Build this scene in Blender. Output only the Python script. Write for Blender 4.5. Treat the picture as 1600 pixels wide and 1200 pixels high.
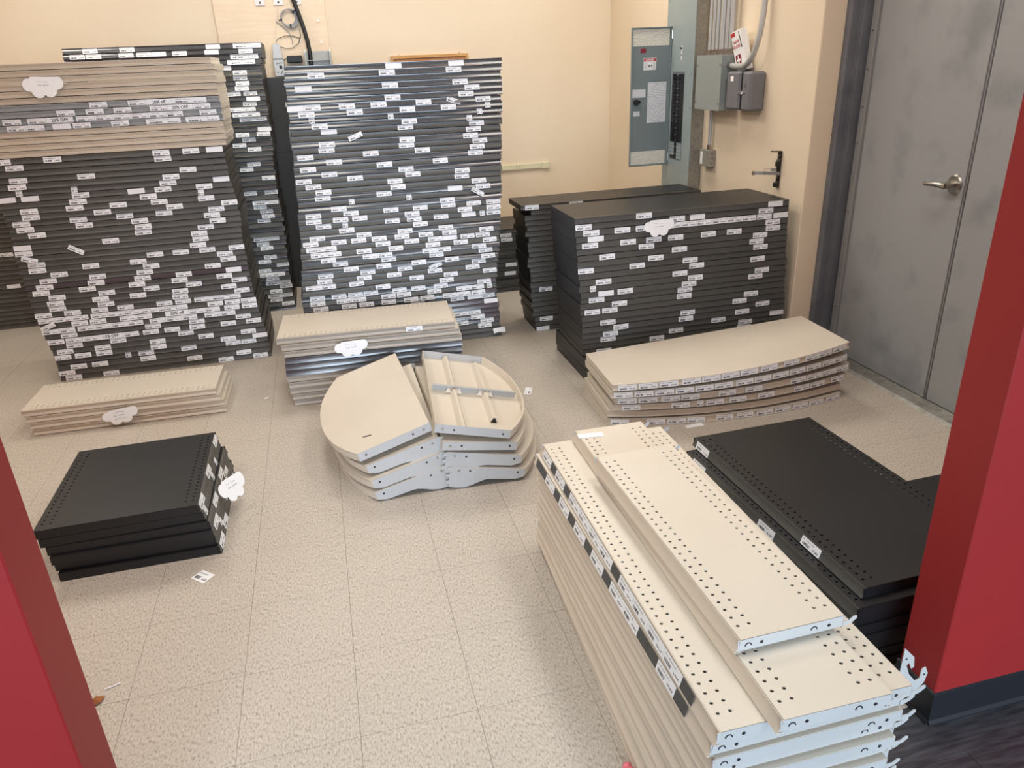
import bpy, math, random
from mathutils import Vector, Matrix

random.seed(7)
scene = bpy.context.scene
for o in list(bpy.data.objects):
    bpy.data.objects.remove(o)
COL = scene.collection

# ------------------------------------------------------------------ camera
cam_d = bpy.data.cameras.new('camera')
cam_d.sensor_width = 36.0
cam_d.sensor_fit = 'HORIZONTAL'
cam_d.lens = 26.134
cam_d.clip_start = 0.05
cam = bpy.data.objects.new('camera', cam_d)
COL.objects.link(cam)
cam.matrix_world = Matrix((
    (0.968404, 0.133369, -0.210728, 0.0),
    (-0.246138, 0.375202, -0.893666, 0.0),
    (-0.040122, 0.917298, 0.396174, 1.55687),
    (0, 0, 0, 1)))
scene.camera = cam

# ------------------------------------------------------------------ light and exposure
scene.view_settings.view_transform = 'Standard'
scene.view_settings.look = 'None'
scene.view_settings.gamma = 1.0
scene.view_settings.use_curve_mapping = False
scene.view_settings.exposure = 0.0

world = bpy.data.worlds.new('world')
scene.world = world
world.use_nodes = True
world.node_tree.nodes['Background'].inputs[0].default_value = (0.88, 0.94, 1.0, 1)
world.node_tree.nodes['Background'].inputs[1].default_value = 0.22


def area(name, loc, rot, sx, sy, power, color):
    d = bpy.data.lights.new(name, 'AREA')
    d.shape = 'RECTANGLE'
    d.size = sx
    d.size_y = sy
    d.energy = power
    d.color = color
    o = bpy.data.objects.new(name, d)
    COL.objects.link(o)
    o.location = loc
    o.rotation_euler = rot
    return o


WARM = (1.0, 0.945, 0.86)
COOL = (0.80, 0.90, 1.0)
ROOM_LIGHTS = [(-1.75, 2.0), (0.05, 2.0), (1.65, 2.0), (-1.75, 4.75), (0.05, 4.75), (1.65, 4.75)]
for lx, ly in ROOM_LIGHTS:
    area('ceiling_troffer_light', (lx, ly, 2.985), (0, 0, 0), 0.55, 1.15, 21.5 if ly < 3 else 28, WARM)
# the shop behind the camera: fluorescent rows and the daylight of its front windows
for lx in (-1.3, 1.65):
    area('shop_row_light', (lx, -3.6, 3.4), (0, 0, 0), 0.5, 4.5, 130, COOL)
area('shop_front_window_light', (0.4, -7.0, 1.7), (math.radians(90), 0, 0), 7.0, 2.6, 760, (0.70, 0.84, 1.0))

# ------------------------------------------------------------------ helpers


def lin(r, g, b):
    def f(c):
        c /= 255.0
        return c / 12.92 if c <= 0.04045 else ((c + 0.055) / 1.055) ** 2.4
    return (f(r), f(g), f(b), 1.0)


class MB:
    def __init__(self):
        self.v, self.f = [], []

    def add(self, vs, fs):
        n = len(self.v)
        self.v += [tuple(p) for p in vs]
        self.f += [tuple(i + n for i in q) for q in fs]
        return self

    def box(self, x0, x1, y0, y1, z0, z1):
        return self.add([(x0, y0, z0), (x1, y0, z0), (x1, y1, z0), (x0, y1, z0),
                         (x0, y0, z1), (x1, y0, z1), (x1, y1, z1), (x0, y1, z1)],
                        [(0, 3, 2, 1), (4, 5, 6, 7), (0, 1, 5, 4), (1, 2, 6, 5), (2, 3, 7, 6), (3, 0, 4, 7)])

    def prism(self, poly, axis, a, b):
        """poly: 2D points counter-clockwise; axis 'x' -> (y,z), 'y' -> (x,z), 'z' -> (x,y)"""
        def mk(p, t):
            if axis == 'x':
                return (t, p[0], p[1])
            if axis == 'y':
                return (p[0], t, p[1])
            return (p[0], p[1], t)
        n = len(poly)
        vs = [mk(p, a) for p in poly] + [mk(p, b) for p in poly]
        fs = [tuple(range(n))[::-1], tuple(range(n, 2 * n))]
        for i in range(n):
            j = (i + 1) % n
            fs.append((i, j, n + j, n + i))
        return self.add(vs, fs)

    def tube(self, path, r, n=8, closed=False):
        path = [Vector(p) for p in path]
        m = len(path)
        vs, fs = [], []
        up = Vector((0.13, 0.31, 0.94))
        for i, p in enumerate(path):
            if closed:
                t = path[(i + 1) % m] - path[i - 1]
            else:
                t = path[min(i + 1, m - 1)] - path[max(i - 1, 0)]
            t.normalize()
            a = t.cross(up)
            if a.length < 1e-3:
                a = t.cross(Vector((1, 0, 0)))
            a.normalize()
            b = t.cross(a)
            rr = r[i] if isinstance(r, (list, tuple)) else r
            for k in range(n):
                w = 2 * math.pi * k / n
                vs.append(p + a * (rr * math.cos(w)) + b * (rr * math.sin(w)))
        for i in range(m if closed else m - 1):
            for k in range(n):
                k2 = (k + 1) % n
                j = (i + 1) % m
                fs.append((i * n + k, i * n + k2, j * n + k2, j * n + k))
        if not closed:
            fs.append(tuple(range(n))[::-1])
            fs.append(tuple((m - 1) * n + k for k in range(n)))
        return self.add(vs, fs)

    def cyl(self, p0, p1, r, n=16):
        return self.tube([p0, p1], r, n)

    def mesh(self, name, mat=None, smooth=False, bevel=0):
        me = bpy.data.meshes.new(name)
        me.from_pydata(self.v, [], self.f)
        import bmesh
        bm = bmesh.new()
        bm.from_mesh(me)
        bmesh.ops.recalc_face_normals(bm, faces=bm.faces)
        if bevel:
            bmesh.ops.bevel(bm, geom=list(bm.edges), offset=bevel, segments=1, affect='EDGES')
        bm.to_mesh(me)
        bm.free()
        if mat:
            me.materials.append(mat)
        if smooth:
            me.shade_smooth()
            me.set_sharp_from_angle(angle=math.radians(40))
        return me


def ob(name, me, parent=None, loc=(0, 0, 0), rot=(0, 0, 0)):
    o = bpy.data.objects.new(name, me)
    COL.objects.link(o)
    o.parent = parent
    o.location = loc
    o.rotation_euler = rot
    return o


def thing(name, label, cat, loc=(0, 0, 0), rot=(0, 0, 0), group=None, mesh=None):
    o = ob(name, mesh, None, loc, rot)
    o['label'] = label
    o['category'] = cat
    if group:
        o['group'] = group
    if mesh is None:
        o.empty_display_size = 0.05
    return o


def struct(name, me, label=None):
    o = ob(name, me)
    o['kind'] = 'structure'
    if label:
        o['label'] = label
    return o


def text_mesh(body, size, mat, align='CENTER'):
    cu = bpy.data.curves.new('lettering', 'FONT')
    cu.body = body
    cu.size = size
    cu.extrude = 0.00015
    cu.resolution_u = 2
    cu.offset = size * 0.022
    cu.align_x = align
    cu.align_y = 'CENTER'
    to = bpy.data.objects.new('lettering_tmp', cu)
    COL.objects.link(to)
    dg = bpy.context.evaluated_depsgraph_get()
    me = bpy.data.meshes.new_from_object(to.evaluated_get(dg))
    me.name = 'lettering'
    bpy.data.objects.remove(to)
    bpy.data.curves.remove(cu)
    me.materials.clear()
    me.materials.append(mat)
    return me


# ------------------------------------------------------------------ materials


def new_mat(name, rgb, rough=0.5, metal=0.0, spec=0.5):
    m = bpy.data.materials.new(name)
    m.use_nodes = True
    b = m.node_tree.nodes['Principled BSDF']
    b.inputs['Base Color'].default_value = rgb
    b.inputs['Roughness'].default_value = rough
    b.inputs['Metallic'].default_value = metal
    b.inputs['Specular IOR Level'].default_value = spec
    return m


def nd(m, typ, **kw):
    n = m.node_tree.nodes.new(typ)
    for k, v in kw.items():
        setattr(n, k, v)
    return n


def lk(m, a, b):
    m.node_tree.links.new(a, b)


def bsdf(m):
    return m.node_tree.nodes['Principled BSDF']


def mottled(name, rgb, rgb2, scale, rough=0.5, metal=0.0, rough_var=0.1, bump=0.0, stretch=(1, 1, 1), lo=0.35, hi=0.65, spec=0.5, detail=4):
    """paint with a soft two-tone mottling, gloss variation and fine relief in world space"""
    m = new_mat(name, rgb, rough, metal, spec)
    geo = nd(m, 'ShaderNodeNewGeometry')
    mp = nd(m, 'ShaderNodeMapping')
    mp.inputs['Scale'].default_value = stretch
    lk(m, geo.outputs['Position'], mp.inputs['Vector'])
    nz = nd(m, 'ShaderNodeTexNoise')
    nz.inputs['Scale'].default_value = scale
    nz.inputs['Detail'].default_value = detail
    lk(m, mp.outputs[0], nz.inputs['Vector'])
    cr = nd(m, 'ShaderNodeValToRGB')
    cr.color_ramp.elements[0].position = lo
    cr.color_ramp.elements[0].color = rgb
    cr.color_ramp.elements[1].position = hi
    cr.color_ramp.elements[1].color = rgb2
    lk(m, nz.outputs['Fac'], cr.inputs['Fac'])
    lk(m, cr.outputs['Color'], bsdf(m).inputs['Base Color'])
    if rough_var:
        mr = nd(m, 'ShaderNodeMapRange')
        mr.inputs['To Min'].default_value = rough - rough_var
        mr.inputs['To Max'].default_value = rough + rough_var
        lk(m, nz.outputs['Fac'], mr.inputs['Value'])
        lk(m, mr.outputs[0], bsdf(m).inputs['Roughness'])
    if bump:
        nb = nd(m, 'ShaderNodeTexNoise')
        nb.inputs['Scale'].default_value = 260
        lk(m, geo.outputs['Position'], nb.inputs['Vector'])
        bp = nd(m, 'ShaderNodeBump')
        bp.inputs['Strength'].default_value = bump
        bp.inputs['Distance'].default_value = 0.001
        lk(m, nb.outputs['Fac'], bp.inputs['Height'])
        lk(m, bp.outputs[0], bsdf(m).inputs['Normal'])
    return m


M = {}
M['wall'] = mottled('cream_wall_paint', lin(232, 215, 190), lin(228, 210, 184), 1.4, 0.75, bump=0.25, rough_var=0.05)
M['ply'] = mottled('painted_plywood', lin(238, 218, 192), lin(232, 210, 182), 7, 0.7, stretch=(1, 1, 9), rough_var=0.05)
M['red'] = mottled('red_wall_paint', lin(146, 30, 31), lin(140, 28, 30), 2.0, 0.55, bump=0.15, rough_var=0.05)
M['base'] = new_mat('black_rubber_base', lin(24, 26, 32), 0.5)
M['ceiling'] = new_mat('ceiling_white', lin(225, 222, 214), 0.9)
M['door'] = mottled('worn_grey_door_paint', lin(134, 137, 140), lin(153, 155, 157), 4.5, 0.42, rough_var=0.08, lo=0.30, hi=0.48, detail=6)
M['frame'] = mottled('grey_frame_paint', lin(96, 99, 106), lin(112, 115, 121), 6, 0.45, rough_var=0.08)
M['hinge'] = new_mat('hinge_strip_grey', lin(150, 151, 152), 0.4, 0.3)
M['alu'] = mottled('worn_aluminium', lin(150, 148, 142), lin(176, 174, 168), 30, 0.42, 0.7)
M['steel'] = new_mat('brushed_steel', lin(180, 176, 168), 0.28, 1.0)
M['galv'] = mottled('galvanised_steel', lin(150, 148, 140), lin(166, 164, 156), 60, 0.45, 0.55)
M['pipe'] = new_mat('zinc_conduit', lin(184, 184, 182), 0.36, 0.3)
M['panel'] = mottled('grey_enamel', lin(146, 158, 158), lin(142, 154, 155), 3, 0.38, rough_var=0.05)
M['panel2'] = new_mat('grey_enamel_door', lin(124, 136, 137), 0.42)
M['jbox'] = new_mat('grey_box_enamel', lin(144, 151, 148), 0.42)
M['dgrey'] = new_mat('dark_grey_plastic', lin(112, 112, 116), 0.5)
M['breaker'] = new_mat('black_breaker', lin(26, 28, 30), 0.45)
M['blackp'] = new_mat('black_plastic', lin(22, 22, 24), 0.45)
M['blackm'] = new_mat('black_enamel', lin(20, 20, 20), 0.3)
M['cab'] = new_mat('charcoal_cabinet', lin(56, 55, 54), 0.5)
M['bluep'] = new_mat('blue_socket_plate', lin(70, 84, 120), 0.4)
M['greycable'] = new_mat('grey_cable', lin(150, 152, 156), 0.5)
M['whitecable'] = new_mat('white_cable', lin(222, 212, 198), 0.6)
M['whitep'] = new_mat('white_plastic', lin(228, 228, 226), 0.45)
M['modem'] = new_mat('silver_plastic', lin(196, 198, 200), 0.4)
M['wood'] = mottled('pale_frame_wood', lin(206, 160, 98), lin(190, 142, 82), 8, 0.5, stretch=(1, 1, 12))
M['cork'] = new_mat('brown_board', lin(176, 124, 82), 0.7)
M['ivory'] = new_mat('ivory_raceway', lin(222, 216, 184), 0.45)
M['paper'] = new_mat('white_paper', lin(244, 244, 244), 0.7)
M['ink'] = new_mat('black_ink', lin(36, 36, 40), 0.7)
M['greyink'] = new_mat('grey_pen_ink', lin(120, 120, 126), 0.7)
M['redprint'] = new_mat('red_print', lin(190, 40, 52), 0.6)
M['crimson'] = new_mat('dark_red_print', lin(132, 30, 50), 0.6)
M['pink'] = new_mat('pink_plastic', lin(236, 120, 130), 0.4)
M['leaf'] = new_mat('dry_leaf', lin(150, 92, 50), 0.8)

M['tan'] = mottled('tan_powder_coat', lin(209, 199, 183), lin(213, 203, 187), 3, 0.36, rough_var=0.05, spec=0.45)
M['tanlip'] = mottled('tan_lip_coat', lin(206, 193, 175), lin(211, 198, 180), 3, 0.40, rough_var=0.05, spec=0.45)
M['tangrey'] = mottled('tan_grey_lip', lin(176, 168, 158), lin(182, 174, 163), 3, 0.30, rough_var=0.05, spec=0.6)
M['channel'] = mottled('clear_grey_channel', lin(150, 152, 154), lin(166, 168, 168), 5, 0.25, rough_var=0.05)
M['tanend'] = mottled('pale_steel_coat', lin(184, 184, 183), lin(179, 179, 178), 6, 0.36, rough_var=0.05)  # tan shelf ends greyed to carry the cool shop light; also real pale steel
M['black'] = mottled('black_powder_coat', lin(21, 22, 24), lin(25, 26, 28), 3, 0.40, rough_var=0.05)
M['blackdeck'] = mottled('black_deck_coat', lin(23, 23, 25), lin(27, 27, 29), 3, 0.42, rough_var=0.06)
M['blacklip'] = mottled('black_lip_satin', lin(76, 75, 72), lin(84, 83, 79), 3, 0.38, rough_var=0.05)
M['blackgloss'] = mottled('black_lip_gloss', lin(74, 75, 78), lin(84, 85, 88), 3, 0.17, rough_var=0.04, spec=1.0)
M['slot'] = new_mat('punched_slot_dark', lin(30, 30, 32), 0.6)
M['greytag'] = new_mat('dark_grey_insert', lin(72, 74, 74), 0.5)


def label_material(name, blank=False):
    m = new_mat(name, lin(240, 241, 243), 0.45)
    if blank:
        return m
    uv = nd(m, 'ShaderNodeUVMap')
    sp = nd(m, 'ShaderNodeSeparateXYZ')
    lk(m, uv.outputs[0], sp.inputs[0])
    oi = nd(m, 'ShaderNodeObjectInfo')

    def rng(out, a, b):
        g = nd(m, 'ShaderNodeMath', operation='GREATER_THAN')
        lk(m, out, g.inputs[0])
        g.inputs[1].default_value = a
        l = nd(m, 'ShaderNodeMath', operation='LESS_THAN')
        lk(m, out, l.inputs[0])
        l.inputs[1].default_value = b
        return mul(g.outputs[0], l.outputs[0])

    def mul(a, b):
        t = nd(m, 'ShaderNodeMath', operation='MULTIPLY')
        lk(m, a, t.inputs[0])
        if isinstance(b, float):
            t.inputs[1].default_value = b
        else:
            lk(m, b, t.inputs[1])
        return t.outputs[0]

    def mx(a, b):
        t = nd(m, 'ShaderNodeMath', operation='MAXIMUM')
        lk(m, a, t.inputs[0])
        lk(m, b, t.inputs[1])
        return t.outputs[0]

    def noise(sx, sy, cut):
        mp = nd(m, 'ShaderNodeMapping')
        mp.inputs['Scale'].default_value = (sx, sy, 1)
        lk(m, uv.outputs[0], mp.inputs['Vector'])
        ad = nd(m, 'ShaderNodeMath', operation='MULTIPLY')
        lk(m, oi.outputs['Random'], ad.inputs[0])
        ad.inputs[1].default_value = 50
        nz = nd(m, 'ShaderNodeTexNoise', noise_dimensions='4D')
        nz.inputs['Scale'].default_value = 1
        nz.inputs['Detail'].default_value = 0
        lk(m, mp.outputs[0], nz.inputs['Vector'])
        lk(m, ad.outputs[0], nz.inputs['W'])
        g = nd(m, 'ShaderNodeMath', operation='GREATER_THAN')
        lk(m, nz.outputs['Fac'], g.inputs[0])
        g.inputs[1].default_value = cut
        return g.outputs[0]
    u, v = sp.outputs[0], sp.outputs[1]
    txt = mul(mul(rng(u, 0.07, 0.68), rng(v, 0.68, 0.82)), mul(noise(46, 6, 0.44), 0.55))
    bar = mul(mul(rng(u, 0.09, 0.46), rng(v, 0.16, 0.46)), noise(95, 0.3, 0.44))
    prc = mul(mul(rng(u, 0.62, 0.92), rng(v, 0.2, 0.4)), mul(noise(34, 7, 0.46), 0.8))
    fac = mx(mx(txt, bar), prc)
    mixc = nd(m, 'ShaderNodeMixRGB')
    mixc.inputs[1].default_value = lin(240, 241, 243)
    mixc.inputs[2].default_value = lin(52, 52, 58)
    lk(m, fac, mixc.inputs[0])
    lk(m, mixc.outputs[0], bsdf(m).inputs['Base Color'])
    return m


M['label'] = label_material('printed_price_label')
M['blank'] = label_material('blank_price_label', True)


def document_material(name, paper, ink, rows, cols, cut=0.5):
    """flat print: rows of tiny illegible text"""
    m = new_mat(name, paper, 0.6)
    uv = nd(m, 'ShaderNodeUVMap')
    mp = nd(m, 'ShaderNodeMapping')
    mp.inputs['Scale'].default_value = (cols, rows, 1)
    lk(m, uv.outputs[0], mp.inputs['Vector'])
    nz = nd(m, 'ShaderNodeTexNoise')
    nz.inputs['Scale'].default_value = 1
    nz.inputs['Detail'].default_value = 1
    lk(m, mp.outputs[0], nz.inputs['Vector'])
    g = nd(m, 'ShaderNodeMath', operation='GREATER_THAN')
    lk(m, nz.outputs['Fac'], g.inputs[0])
    g.inputs[1].default_value = cut
    sp = nd(m, 'ShaderNodeSeparateXYZ')
    lk(m, mp.outputs[0], sp.inputs[0])
    fr = nd(m, 'ShaderNodeMath', operation='FRACT')
    lk(m, sp.outputs[1], fr.inputs[0])
    l = nd(m, 'ShaderNodeMath', operation='LESS_THAN')
    lk(m, fr.outputs[0], l.inputs[0])
    l.inputs[1].default_value = 0.5
    t = nd(m, 'ShaderNodeMath', operation='MULTIPLY')
    lk(m, g.outputs[0], t.inputs[0])
    lk(m, l.outputs[0], t.inputs[1])
    mixc = nd(m, 'ShaderNodeMixRGB')
    mixc.inputs[1].default_value = paper
    mixc.inputs[2].default_value = ink
    lk(m, t.outputs[0], mixc.inputs[0])
    lk(m, mixc.outputs[0], bsdf(m).inputs['Base Color'])
    return m


M['doc'] = document_material('instruction_sheet', lin(230, 226, 212), lin(190, 186, 174), 11, 60)
M['sched'] = document_material('circuit_schedule', lin(230, 232, 234), lin(172, 174, 182), 26, 26)


def vct_material():
    m = new_mat('speckled_vinyl_tile', lin(190, 178, 160), 0.5)
    geo = nd(m, 'ShaderNodeNewGeometry')

    def nz(scale, stretch, rot, detail=2.0):
        mp = nd(m, 'ShaderNodeMapping')
        mp.inputs['Scale'].default_value = stretch
        mp.inputs['Rotation'].default_value = (0, 0, rot)
        lk(m, geo.outputs['Position'], mp.inputs['Vector'])
        n = nd(m, 'ShaderNodeTexNoise')
        n.inputs['Scale'].default_value = scale
        n.inputs['Detail'].default_value = detail
        n.inputs['Roughness'].default_value = 0.6
        lk(m, mp.outputs[0], n.inputs['Vector'])
        return n.outputs['Fac']
    a = nz(205, (1.0, 0.42, 1), 0.22, 3)
    cr = nd(m, 'ShaderNodeValToRGB')
    e = cr.color_ramp.elements
    e[0].position, e[0].color = 0.28, lin(131, 121, 110)
    e[1].position, e[1].color = 0.72, lin(212, 204, 193)
    for pos, c in ((0.38, lin(166, 156, 144)), (0.47, lin(186, 176, 164)), (0.56, lin(192, 183, 170)), (0.64, lin(200, 191, 179))):
        q = e.new(pos)
        q.color = c
    lk(m, a, cr.inputs['Fac'])
    b = nz(0.9, (1, 1, 1), 0, 5)
    mr = nd(m, 'ShaderNodeMapRange')
    mr.inputs['From Min'].default_value = 0.3
    mr.inputs['From Max'].default_value = 0.7
    mr.inputs['To Min'].default_value = 0.93
    mr.inputs['To Max'].default_value = 1.03
    lk(m, b, mr.inputs['Value'])
    vm = nd(m, 'ShaderNodeVectorMath', operation='SCALE')
    lk(m, cr.outputs['Color'], vm.inputs[0])
    lk(m, mr.outputs[0], vm.inputs['Scale'])
    lk(m, vm.outputs[0], bsdf(m).inputs['Base Color'])
    return m


M['vct'] = vct_material()
M['joint'] = new_mat('tile_joint', lin(158, 147, 132), 0.8)
M['plank'] = mottled('dark_vinyl_plank', lin(48, 48, 52), lin(84, 84, 88), 9, 0.42, stretch=(1, 9, 1), rough_var=0.1, lo=0.35, hi=0.75, detail=8)

ONES = ['', 'first', 'second', 'third', 'fourth', 'fifth', 'sixth', 'seventh', 'eighth', 'ninth', 'tenth', 'eleventh', 'twelfth', 'thirteenth',
        'fourteenth', 'fifteenth', 'sixteenth', 'seventeenth', 'eighteenth', 'nineteenth']
TENS = {2: ('twenty', 'twentieth'), 3: ('thirty', 'thirtieth'), 4: ('forty', 'fortieth'), 5: ('fifty', 'fiftieth')}


def ordinal(n):
    if n < 20:
        return ONES[n]
    t, o = divmod(n, 10)
    return TENS[t][1] if o == 0 else TENS[t][0] + '-' + ONES[o]


CARD = ['no', 'one', 'two', 'three', 'four', 'five', 'six', 'seven', 'eight', 'nine', 'ten', 'eleven', 'twelve']

# ------------------------------------------------------------------ room shell
T = 0.3048
GX, GY = -0.398, 2.3633
XW, YB = 2.415, 6.24          # right wall plane, back wall plane
HC = 3.05

fl = struct('floor', MB().box(-3.3, 2.75, 1.15, 6.4, -0.06, -0.0022).mesh('floor', M['joint']), 'beige speckled vinyl tile floor of the storeroom')
tile_me = MB().box(0, T - 0.0009, 0, T - 0.0009, -0.004, 0).mesh('floor_tile', M['vct'], bevel=0.0003)
i0 = math.floor((-2.45 - GX) / T)
x = GX + i0 * T
cols = []
while x < 2.66:
    cols.append(x)
    x += T
rows = []
y = GY - 4 * T
while y < YB:
    rows.append(y)
    y += T
for xx in cols:
    for yy in rows:
        ob('floor_tile', tile_me, fl, (xx, yy, 0))
# the strip beyond the tiles that can be told apart
rest = ob('tile_field', MB().box(-3.3, cols[0] - 0.001, GY - 4 * T, YB, -0.004, -0.0002).mesh('tile_field', M['vct']), fl)
rest['kind'] = 'stuff'

sf = struct('floor_shop', MB().box(-4, 5, -7, 1.143, -0.06, -0.004).mesh('floor_shop', M['plank']), 'dark wood-look plank floor of the shop')
plank_me = MB().box(0, 1.2, 0, 0.1496, -0.004, 0).mesh('plank', M['plank'], bevel=0.0008)
for r in range(10):
    for k in range(3):
        ob('plank', plank_me, sf, (-0.9 + k * 1.2015 + (r * 0.41) % 1.2 - 0.6, 1.141 - (r + 1) * 0.15, 0))

struct('wall_back', MB().box(-3.3, 2.9, YB, YB + 0.12, 0, HC).mesh('wall_back', M['wall']), 'cream painted back wall')
struct('wall_left', MB().box(-3.42, -3.3, 1.09, YB + 0.12, 0, HC).mesh('wall_left', M['wall']), 'cream painted left wall')
struct('wall_right', MB().box(XW, 2.9, 3.45, YB, 0, HC).mesh('wall_right', M['wall'], bevel=0.004), 'cream wall carrying the electrical panel')
struct('wall_right_near', MB().box(XW, 2.9, 1.21, 1.86, 0, HC).mesh('wall_right_near', M['wall']), 'cream wall past the grey doors')
struct('wall_over_door', MB().box(2.5, 2.9, 1.86, 3.45, 2.14, HC).mesh('wall_over_door', M['wall']), 'cream wall above the grey doors')
struct('wall_outside', MB().box(2.78, 2.9, 1.86, 3.45, 0, 2.14).mesh('wall_outside', M['frame']), 'dark backing behind the doors')
struct('ceiling', MB().box(-3.42, 2.9, 1.09, YB + 0.12, HC, HC + 0.1).mesh('ceiling', M['ceiling']), 'white storeroom ceiling')

wr = struct('wall_front_right', MB().box(1.288, 2.9, 1.09, 1.21, 0, HC).mesh('wall_front_right', M['red'], bevel=0.003), 'red painted wall end right of the opening')
struct('wall_front_left', MB().box(-3.42, -0.542, 1.09, 1.21, 0, HC).mesh('wall_front_left', M['red'], bevel=0.003), 'red painted wall end left of the opening')
prof = [(0, 0), (-0.012, 0), (-0.012, 0.004), (-0.006, 0.012), (-0.005, 0.094), (0, 0.097)]


def baseboard(name, x0, x1, label, jamb):
    b = MB()
    b.prism([(1.09 + p[0], p[1]) for p in prof], 'x', x0 - (0.006 if jamb < 0 else 0), x1 + (0.006 if jamb > 0 else 0))
    if jamb < 0:
        b.prism([(x0 + p[0], p[1]) for p in prof], 'y', 1.085, 1.215)
    else:
        b.prism([(x1 - p[0], p[1]) for p in prof], 'y', 1.085, 1.215)
    struct(name, b.mesh(name, M['base']), label)


baseboard('baseboard_right', 1.288, 2.9, 'black rubber baseboard along the red wall end', -1)
baseboard('baseboard_left', -3.42, -0.542, 'black rubber baseboard left of the opening', 1)

# grey double door with frame and threshold
d1 = struct('door_1', MB().box(2.642, 2.686, 2.657, 3.372, 0.012, 2.1).mesh('door_1', M['door'], bevel=0.002), 'scuffed grey steel door with lever handle')
ob('astragal', MB().box(2.634, 2.642, 2.662, 2.690, 0.014, 2.1).mesh('astragal', M['door'], bevel=0.0015), d1)
d2 = struct('door_2', MB().box(2.642, 2.686, 1.93, 2.650, 0.012, 2.1).mesh('door_2', M['door'], bevel=0.002), 'grey steel door leaf beside the red wall end')
hs = ob('hinge_strip', MB().box(2.626, 2.642, 3.338, 3.378, 0.014, 2.1).mesh('hinge_strip', M['hinge'], bevel=0.002), d1)
sc_me = MB().cyl((2.6225, 0, 0), (2.627, 0, 0), 0.0045, 8).mesh('screw', M['steel'])
for k in range(12):
    ob('screw', sc_me, hs, (0, 3.358, 0.1 + k * 0.17))
# lever handle
rose = MB().tube([(2.642, 2.712, 1.0), (2.632, 2.712, 1.0), (2.626, 2.712, 1.0)], [0.042, 0.042, 0.036], 28)
hd = ob('handle_rose', rose.mesh('handle_rose', M['steel'], True), d1)
ob('spindle', MB().tube([(2.628, 2.712, 1.0), (2.605, 2.712, 1.0), (2.575, 2.712, 1.0)], [0.017, 0.014, 0.016], 18).mesh('spindle', M['steel'], True), d1)
ob('lever', MB().tube([(2.578, 2.705, 1.0), (2.572, 2.725, 1.001), (2.570, 2.76, 1.0), (2.572, 2.80, 0.997), (2.578, 2.822, 0.995)], [0.012, 0.013, 0.010, 0.010, 0.009], 12).mesh('lever', M['steel'], True), d1)
ob('latch_plate', MB().box(2.640, 2.6425, 2.651, 2.657, 0.93, 1.06).mesh('latch_plate', M['steel']), d1)
fr = MB()
fr.prism([(2.535, 3.452), (2.70, 3.452), (2.70, 3.372), (2.655, 3.372), (2.655, 3.392), (2.59, 3.392), (2.59, 3.418), (2.545, 3.418), (2.535, 3.43)], 'z', 0, 2.14)
fr.prism([(2.545, 1.86), (2.70, 1.86), (2.70, 1.93), (2.59, 1.92), (2.545, 1.90)], 'z', 0, 2.14)
fr.box(2.545, 2.70, 1.86, 3.45, 2.102, 2.14)
struct('trim_1', fr.mesh('trim_1', M['frame'], bevel=0.0015), 'grey steel door frame')
th = MB().prism([(2.535, 0.0), (2.70, 0.0), (2.70, 0.010), (2.555, 0.010)], 'y', 1.88, 3.42)
tho = struct('trim_2', th.mesh('trim_2', M['alu']), 'worn ribbed aluminium threshold under the doors')
rib_me = MB().prism([(0, 0), (0.005, 0), (0.0038, 0.0022), (0.0012, 0.0022)], 'y', 1.90, 3.41).mesh('rib', M['alu'])
for k in range(7):
    ob('rib', rib_me, tho, (2.562 + k * 0.0115, 0, 0.0098))
for k, (lx, ly) in enumerate(ROOM_LIGHTS):
    t = thing('ceiling_light', ['recessed ceiling light over the low black shelves', 'recessed ceiling light over the half-round shelves', 'recessed ceiling light over the bow-front shelves',
                                'recessed ceiling light over the tall tan-topped stack', 'recessed ceiling light over the tall middle stack', 'recessed ceiling light near the electrical panel'][k], 'ceiling light', (lx, ly, 3.0), group='storeroom ceiling lights')
    f = MB()
    for (a, b, c, d) in ((-0.61, 0.61, -0.305, -0.28), (-0.61, 0.61, 0.28, 0.305), (-0.61, -0.585, -0.28, 0.28), (0.585, 0.61, -0.28, 0.28)):
        f.box(c, d, a, b, 0, 0.05)
    ob('frame', f.mesh('frame', M['whitep']), t)
    ob('reflector', MB().box(-0.28, 0.28, -0.585, 0.585, 0.03, 0.05).mesh('reflector', M['whitep']), t)

# ------------------------------------------------------------------ shelves


def lip_profile(H, c, k=0.0, nose=False, step=False, ret=0.014, seg=8):
    """section of the front lip: a concave or leaning face, optionally set back under a small nose"""
    zb = 0.003
    outer = []
    if step:
        outer = [(0.0, H), (0.0, H - 0.0025), (0.0045, H * 0.74), (0.0085, H * 0.60), (0.0105, H * 0.50), (0.0085, H * 0.38), (0.0040, H * 0.23), (-0.0015, zb + 0.0022), (-0.0015, zb)]
    elif nose:
        outer += [(k * 0.4, H), (k * 0.4, H - 0.0022)]
        for i in range(seg + 1):
            t = i / seg
            outer.append((k * (1 - t) - c * math.sin(math.pi * t) * 0.35, H - 0.0050 - t * (H - 0.0050 - zb)))
    else:
        for i in range(seg + 1):
            t = i / seg
            outer.append((k * (1 - t) + c * math.sin(math.pi * t), H - t * (H - zb)))
    th = 0.0016
    inner = [(min(p[0] + th, 0.0122), p[1]) for p in outer[(3 if nose or step else 1):-1]][::-1]
    return outer + [(ret, zb), (ret, zb + 0.0016), (th + 0.0004, zb + 0.0016)] + inner + [(th + k, H - th), (0.0125, H - th), (0.0125, H)]


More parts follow.
